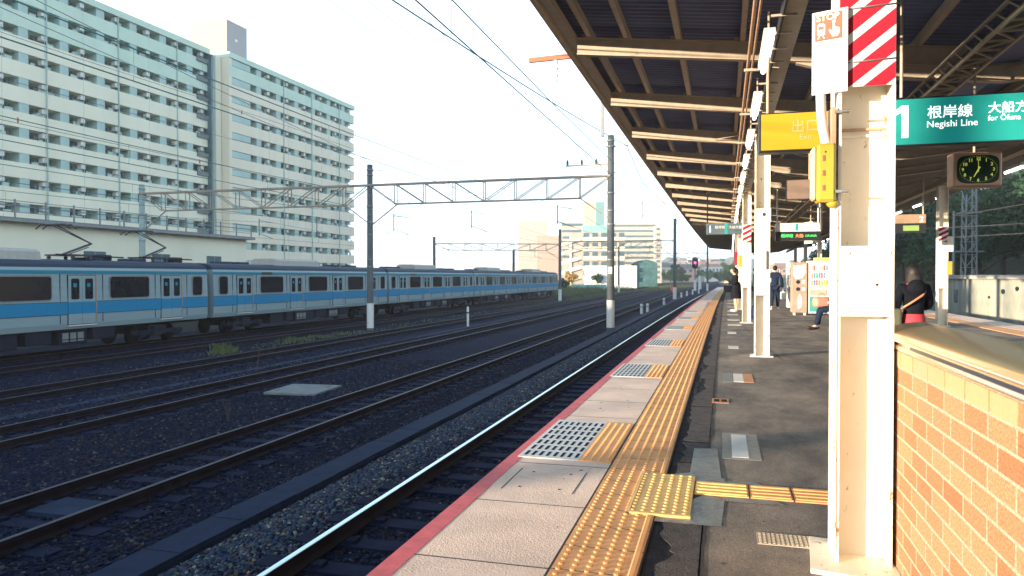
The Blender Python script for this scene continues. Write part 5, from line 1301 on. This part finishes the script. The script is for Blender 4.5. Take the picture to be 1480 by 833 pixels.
def fingers(J, E, side, w_, dirv, spread, h=1.0):
    # five short chains from the wrist/palm
    palm = Vector(w_) + Vector(dirv)*.075*h; J['palm'+side] = (tuple(palm), .020*h); E.append(('wr'+side, 'palm'+side))
    sp = Vector(spread)
    for i, (o_, l_) in enumerate(((-.03,.065), (-.01,.075), (.01,.07), (.03,.055))):
        a = palm + sp*o_ + Vector(dirv)*.02; b = a + Vector(dirv)*l_*.6*h + Vector((0, 0, -.01)); c = b + Vector(dirv)*l_*.4*h + Vector((0, 0, -.018))
        J[f'f{i}a'+side] = (tuple(a), .009); J[f'f{i}b'+side] = (tuple(b), .008); J[f'f{i}c'+side] = (tuple(c), .007); E += [('palm'+side, f'f{i}a'+side), (f'f{i}a'+side, f'f{i}b'+side), (f'f{i}b'+side, f'f{i}c'+side)]
    a = Vector(w_) + Vector(dirv)*.04 + sp*.035; b = a + Vector(dirv)*.04 + sp*.025; J['t0'+side] = (tuple(a), .010); J['t1'+side] = (tuple(b), .008); E += [('wr'+side, 't0'+side), ('t0'+side, 't1'+side)]
def figure(t, h, headpitch=0, armL=None, armR=None, legs=None, lean=0.0, skinm=None):
    s = h/1.65; V = lambda x, y, z: (x*s, y*s, z*s)
    hy = -.02-lean
    J = {'pelvis': (V(0,0,.90), (.14*s,.10*s)), 'waist': (V(0,-lean*.4,1.05), (.115*s,.085*s)), 'chest': (V(0,-lean*.8,1.25), (.14*s,.10*s)), 'neck0': (V(0,-lean,1.38), .055*s), 'neck': (V(0,hy-.01,1.43), .05*s), 'skull0': (V(0,hy-.03-headpitch*.5,1.49), (.062*s,.075*s)), 'skull': (V(0,hy-.03-headpitch,1.56), (.075*s,.085*s)), 'crown': (V(0,hy-.02-headpitch,1.615), (.055*s,.06*s)), 'nose': (V(0,hy-.12-headpitch,1.535), .012*s)}
    E = [('pelvis','waist'), ('waist','chest'), ('chest','neck0'), ('neck0','neck'), ('neck','skull0'), ('skull0','skull'), ('skull','crown'), ('skull','nose')]
    arms = {'L': armL or [(-.17,-lean,1.34), (-.22,.02,1.08), (-.21,-.08,.84)], 'R': armR or [(.17,-lean,1.34), (.22,.02,1.08), (.21,-.08,.84)]}
    for k, a in arms.items():
        J['sh'+k] = (V(*a[0]), .058*s); J['el'+k] = (V(*a[1]), .042*s); J['wr'+k] = (V(*a[2]), .026*s); E += [('chest','sh'+k), ('sh'+k,'el'+k), ('el'+k,'wr'+k)]
        d = (Vector(a[2])-Vector(a[1])).normalized(); fingers(J, E, k, V(*a[2]), tuple(d), (1 if k == 'L' else -1, 0, 0) if abs(d.z) > .5 else (0, 0, 1))
    legs = legs or {'L': [(-.09,0,.84), (-.09,-.02,.47), (-.09,.02,.08), (-.10,-.13,.035)], 'R': [(.09,0,.84), (.09,-.02,.47), (.09,.02,.08), (.10,-.13,.035)]}
    for k, a in legs.items():
        for n_, p, r_ in zip(('hip','knee','ank','toe'), a, (.082,.055,.038,.030)): J[n_+k] = (V(*p), r_*s)
        E += [('pelvis','hip'+k), ('hip'+k,'knee'+k), ('knee'+k,'ank'+k), ('ank'+k,'toe'+k)]
    b = skin_mesh(J, E, 'body', skinm or M['skin'], t)
    return J, s
def garment(t, J, parts, grow, name, m, extra=None, sub=2):
    G = {}; E = []
    for a, b in parts:
        for k in (a, b):
            if k not in G:
                r_ = J[k][1]; r_ = r_ if isinstance(r_, tuple) else (r_, r_); G[k] = (J[k][0], tuple(q*1.0+grow for q in r_))
        E.append((a, b))
    if extra: extra(G, E)
    return skin_mesh(G, E, name, m, t, sub=sub)
top = [('waist','chest'), ('waist','pelvis'), ('chest','neck0'), ('chest','shL'), ('shL','elL'), ('elL','wrL'), ('chest','shR'), ('shR','elR'), ('elR','wrR')]
trou = [('pelvis','hipL'), ('hipL','kneeL'), ('kneeL','ankL'), ('pelvis','hipR'), ('hipR','kneeR'), ('kneeR','ankR')]
# woman in black, back to camera
X, Y = loc(2.30, 9.3)
t = thing('person', 'woman in a black hooded jacket and red skirt seen from behind by the parapet', 'person', (X, Y, .004), R(188+0), None)
J, s = figure(t, 1.43, .05, armL=[(-.17,0,1.33), (-.23,-.06,1.08), (-.12,-.26,1.06)], armR=[(.17,0,1.33), (.24,.0,1.07), (.22,-.05,.84)])
garment(t, J, top, .022, 'jacket', M['clothblack'])
mb = MB(); mb.ell((0, .10*s, 1.34*s), (.13*s, .075*s, .12*s), 14, 10); mb.build('hood', M['clothblack'], t)
mb = MB(); mb.ell((0, .0, 1.545*s), (.105*s, .115*s, .125*s), 16, 12); 
for k in range(22):
    a = math.pi*(k/21); x_, y_ = math.cos(a)*.085*s, math.sin(a)*.09*s-.0; mb.tube([(x_, y_, 1.56*s), (x_*1.15, y_*1.1, 1.48*s), (x_*1.2, y_*1.05+.005, 1.405*s)], .017*s, 5)
mb.build('hair', M['hair'], t)
mb = MB(); mb.tube([(.09*math.cos(a)*s, .085*math.sin(a)*s+.02, (1.385+.01*math.sin(a*2))*s) for a in [k*math.pi/9 for k in range(0, 10)]], .022*s, 8); mb.build('red_collar', M['redcloth'], t)
mb = MB(); pf_ = [(.135,.98), (.15,.90), (.165,.80), (.185,.66), (.195,.55)]
mb.lathe([(r_*s, z*s) for r_, z in pf_], (0, 0, 0), 20); mb.build('skirt', M['redcloth'], t)
MB().tube([(-.16*s,.02,1.34*s), (-.06*s,.15*s,1.24*s), (.08*s,.145*s,1.14*s), (.16*s,.08*s,1.07*s)], .014, 6).build('bag_strap', M['tan'], t)
b_ = thing('shoulder_bag', 'dark olive shoulder bag at the left side of the woman in black', 'bag', (X-.24, Y-.02, 0)); MB().bbox(-.09,.09,-.12,.12,.62,.92,b=.03,seg=2).build('bag_body', mat('olive_bag', (.08,.085,.05), .8), b_); MB().tube([(0,-.1,.9), (.02,-.08,1.0), (.02,.08,1.0), (0,.1,.9)], .010).build('handle', M['black'], b_)
# person at the platform edge in a black coat looking at phone (facing left)
X, Y = loc(.40, 28.6)
t = thing('person', 'person in a black knee length coat looking at a phone near the platform edge', 'person', (X+.1, Y, .004), R(-80), None)
J, s = figure(t, 1.62, .05, armL=[(-.17,-.02,1.33), (-.19,-.06,1.06), (-.07,-.30,1.12)], armR=[(.17,-.02,1.33), (.19,-.06,1.06), (.07,-.30,1.10)], lean=.03)
garment(t, J, top, .028, 'coat', M['clothblack'])
MB().lathe([(.14*s,1.12*s), (.165*s,.98*s), (.185*s,.8*s), (.20*s,.60*s), (.205*s,.50*s)], (0,0,0), 18).build('coat_skirt', M['clothblack'], t)
MB().ell((0,-.045*s,1.565*s), (.098*s,.105*s,.115*s), 14, 10).ell((0,.03*s,1.50*s), (.09*s,.07*s,.12*s), 12, 8).build('hair', M['hair'], t)
for k in 'LR': MB().ell((J['toe'+k][0][0], J['toe'+k][0][1]+.06, .045), (.05,.14,.05), 10, 8).build('shoe', M['white'], t)
ph = thing('phone', 'black phone held by the person in the knee length coat', 'phone', (X-.33, Y-.03, 1.14), R(-80)); MB().bbox(-.035,.035,-.005,.005,-.07,.07,b=.003).build('phone_body', M['black'], ph); box('phone_screen', M['bglass'], ph, -.031,.031,-.0065,-.0045,-.062,.062)
b_ = thing('handbag', 'dark handbag hanging at the front of the coated person', 'bag', (X-.20, Y-.05, 0), R(10)); MB().bbox(-.14,.14,-.07,.07,.72,.98,b=.03,seg=2).build('bag_body', M['clothblack'], b_); MB().tube([(-.08,0,.97), (-.05,0,1.10), (.05,0,1.10), (.08,0,.97)], .01).build('handle', M['black'], b_)
# walking person in navy
X, Y = loc(2.05, 30.2)
t = thing('person', 'person in dark navy clothes walking away behind the second pillar', 'person', (X, Y, .004), R(170))
J, s = figure(t, 1.72, .0, armL=[(-.18,0,1.34), (-.24,.02,1.08), (-.26,-.1,.86)], armR=[(.18,0,1.34), (.27,.06,1.10), (.27,-.05,.86)], legs={'L': [(-.09,0,.84), (-.09,-.12,.48), (-.09,-.08,.09), (-.10,-.22,.04)], 'R': [(.09,0,.84), (.09,.05,.47), (.09,.20,.12), (.10,.08,.05)]})
garment(t, J, top, .03, 'jacket', M['clothnavy']); garment(t, J, trou, .02, 'trousers', M['clothnavy'])
MB().ell((0,0,1.57*s), (.088*s,.10*s,.10*s)).build('hair', M['hair'], t)
for k in 'LR': MB().ell((J['toe'+k][0][0], J['toe'+k][0][1]+.06, .05), (.05,.14,.05), 10, 8).build('shoe', M['offwhite'], t)
b_ = thing('tote_bag', 'pale tote bag carried by the person in navy', 'bag', (X+.30, Y, 0), 0); MB().bbox(-.1,.1,-.14,.14,.42,.72,b=.03).build('bag_body', M['offwhite'], b_); MB().tube([(0,-.08,.7), (0,0,.84), (0,.08,.7)], .01).build('handle', M['offwhite'], b_)
# person half hidden behind second pillar
X, Y = loc(1.30, 30.5)
t = thing('person', 'standing person in black mostly hidden behind the second pillar', 'person', (X, Y, .004), R(90))
J, s = figure(t, 1.66, .04); garment(t, J, top, .03, 'jacket', M['clothblack']); garment(t, J, trou, .02, 'trousers', M['clothblack']); MB().ell((0,0,1.57*s), (.088*s,.10*s,.10*s)).build('hair', M['hair'], t)
# seated person, legs visible left of the near pillar
X, Y = loc(2.78, 18.9)
t = thing('person', 'seated person in dark trousers, only the legs showing beside the near pillar', 'person', (X+.05, Y, .004), R(-82))
J, s = figure(t, 1.66, .02, armL=[(-.17,-.02,.90), (-.20,-.06,.70), (-.08,-.28,.66)], armR=[(.17,-.02,.90), (.20,-.06,.70), (.08,-.28,.66)]) if False else (None, None)
J = {'pelvis': ((0,.05,.53), (.14,.11)), 'waist': ((0,.08,.68), (.12,.09)), 'chest': ((0,.06,.88), (.14,.10)), 'neck0': ((0,.03,1.02), .055), 'neck': ((0,.0,1.07), .05), 'skull0': ((0,-.03,1.13), (.062,.075)), 'skull': ((0,-.04,1.20), (.075,.085)), 'crown': ((0,-.03,1.255), (.055,.06)), 'nose': ((0,-.13,1.175), .012)}
E = [('pelvis','waist'), ('waist','chest'), ('chest','neck0'), ('neck0','neck'), ('neck','skull0'), ('skull0','skull'), ('skull','crown'), ('skull','nose')]
for k, sx in (('L', -1), ('R', 1)):
    for n_, p, r_ in zip(('sh','el','wr'), ((.17*sx,.03,.96), (.22*sx,-.03,.74), (.10*sx,-.24,.66)), (.056,.042,.026)): J[n_+k] = (p, r_)
    for n_, p, r_ in zip(('hip','knee','ank','toe'), ((.10*sx,-.02,.52), (.10*sx,-.42,.50), (.09*sx,-.50-.05*sx,.09), (.09*sx,-.65-.05*sx,.04)), (.085,.062,.040,.032)): J[n_+k] = (p, r_)
    E += [('chest','sh'+k), ('sh'+k,'el'+k), ('el'+k,'wr'+k), ('pelvis','hip'+k), ('hip'+k,'knee'+k), ('knee'+k,'ank'+k), ('ank'+k,'toe'+k)]
    fingers(J, E, k, J['wr'+k][0], (-.4*sx, -.9, -.1), (0, 0, 1))
skin_mesh(J, E, 'body', M['skin'], t)
garment(t, J, top, .025, 'jacket', M['clothblack']); garment(t, J, trou, .02, 'trousers', M['clothnavy'])
MB().ell((0,0,1.21), (.088,.10,.10)).build('hair', M['hair'], t)
for k in 'LR': MB().ell((J['toe'+k][0][0], J['toe'+k][0][1]+.06, .045), (.05,.14,.045), 10, 8).build('shoe', M['black'], t)
b_ = thing('handbag', 'pinkish tan bag on the lap of the seated person', 'bag', (X-.33, Y-.05, 0), R(20)); MB().bbox(-.20,.17,-.12,.12,.55,.80,b=.07,seg=3).build('bag_body', mat('pink_bag', (.60,.25,.18), .6), b_); MB().tube([(-.1,0,.78), (-.05,0,.88), (.05,0,.88), (.1,0,.78)], .012).build('handle', M['tan'], b_)
# backpack by third pillar
t = thing('backpack', 'dark blue backpack standing at the foot of the red striped pillar', 'backpack', (loc(1.02, 23.6)[0], loc(1.02, 23.6)[1], .004), R(20))
MB().bbox(-.13,.13,-.1,.1,0,.42,b=.06,seg=3).build('pack_body', M['clothnavy'], t); MB().bbox(-.1,.1,-.14,-.09,.04,.22,b=.02).build('front_pocket', M['ubox'], t); MB().tube([(-.04,0,.41), (0,0,.47), (.04,0,.41)], .012).build('handle', M['black'], t)

# ================================================================== HAZE
hm_ = bpy.data.materials.new('haze_air'); hm_.use_nodes = True; hn = hm_.node_tree; hn.nodes.clear()
ho = hn.nodes.new('ShaderNodeOutputMaterial'); hv = hn.nodes.new('ShaderNodeVolumePrincipled'); hv.inputs['Color'].default_value = (.97, .96, .93, 1); hv.inputs['Density'].default_value = .0006; hv.inputs['Anisotropy'].default_value = .2
hn.links.new(hv.outputs[0], ho.inputs['Volume'])
hz = MB().box(-3100, 3100, -700, 3600, -4.5, 52).build('haze', hm_); tagx(hz, kind='stuff')
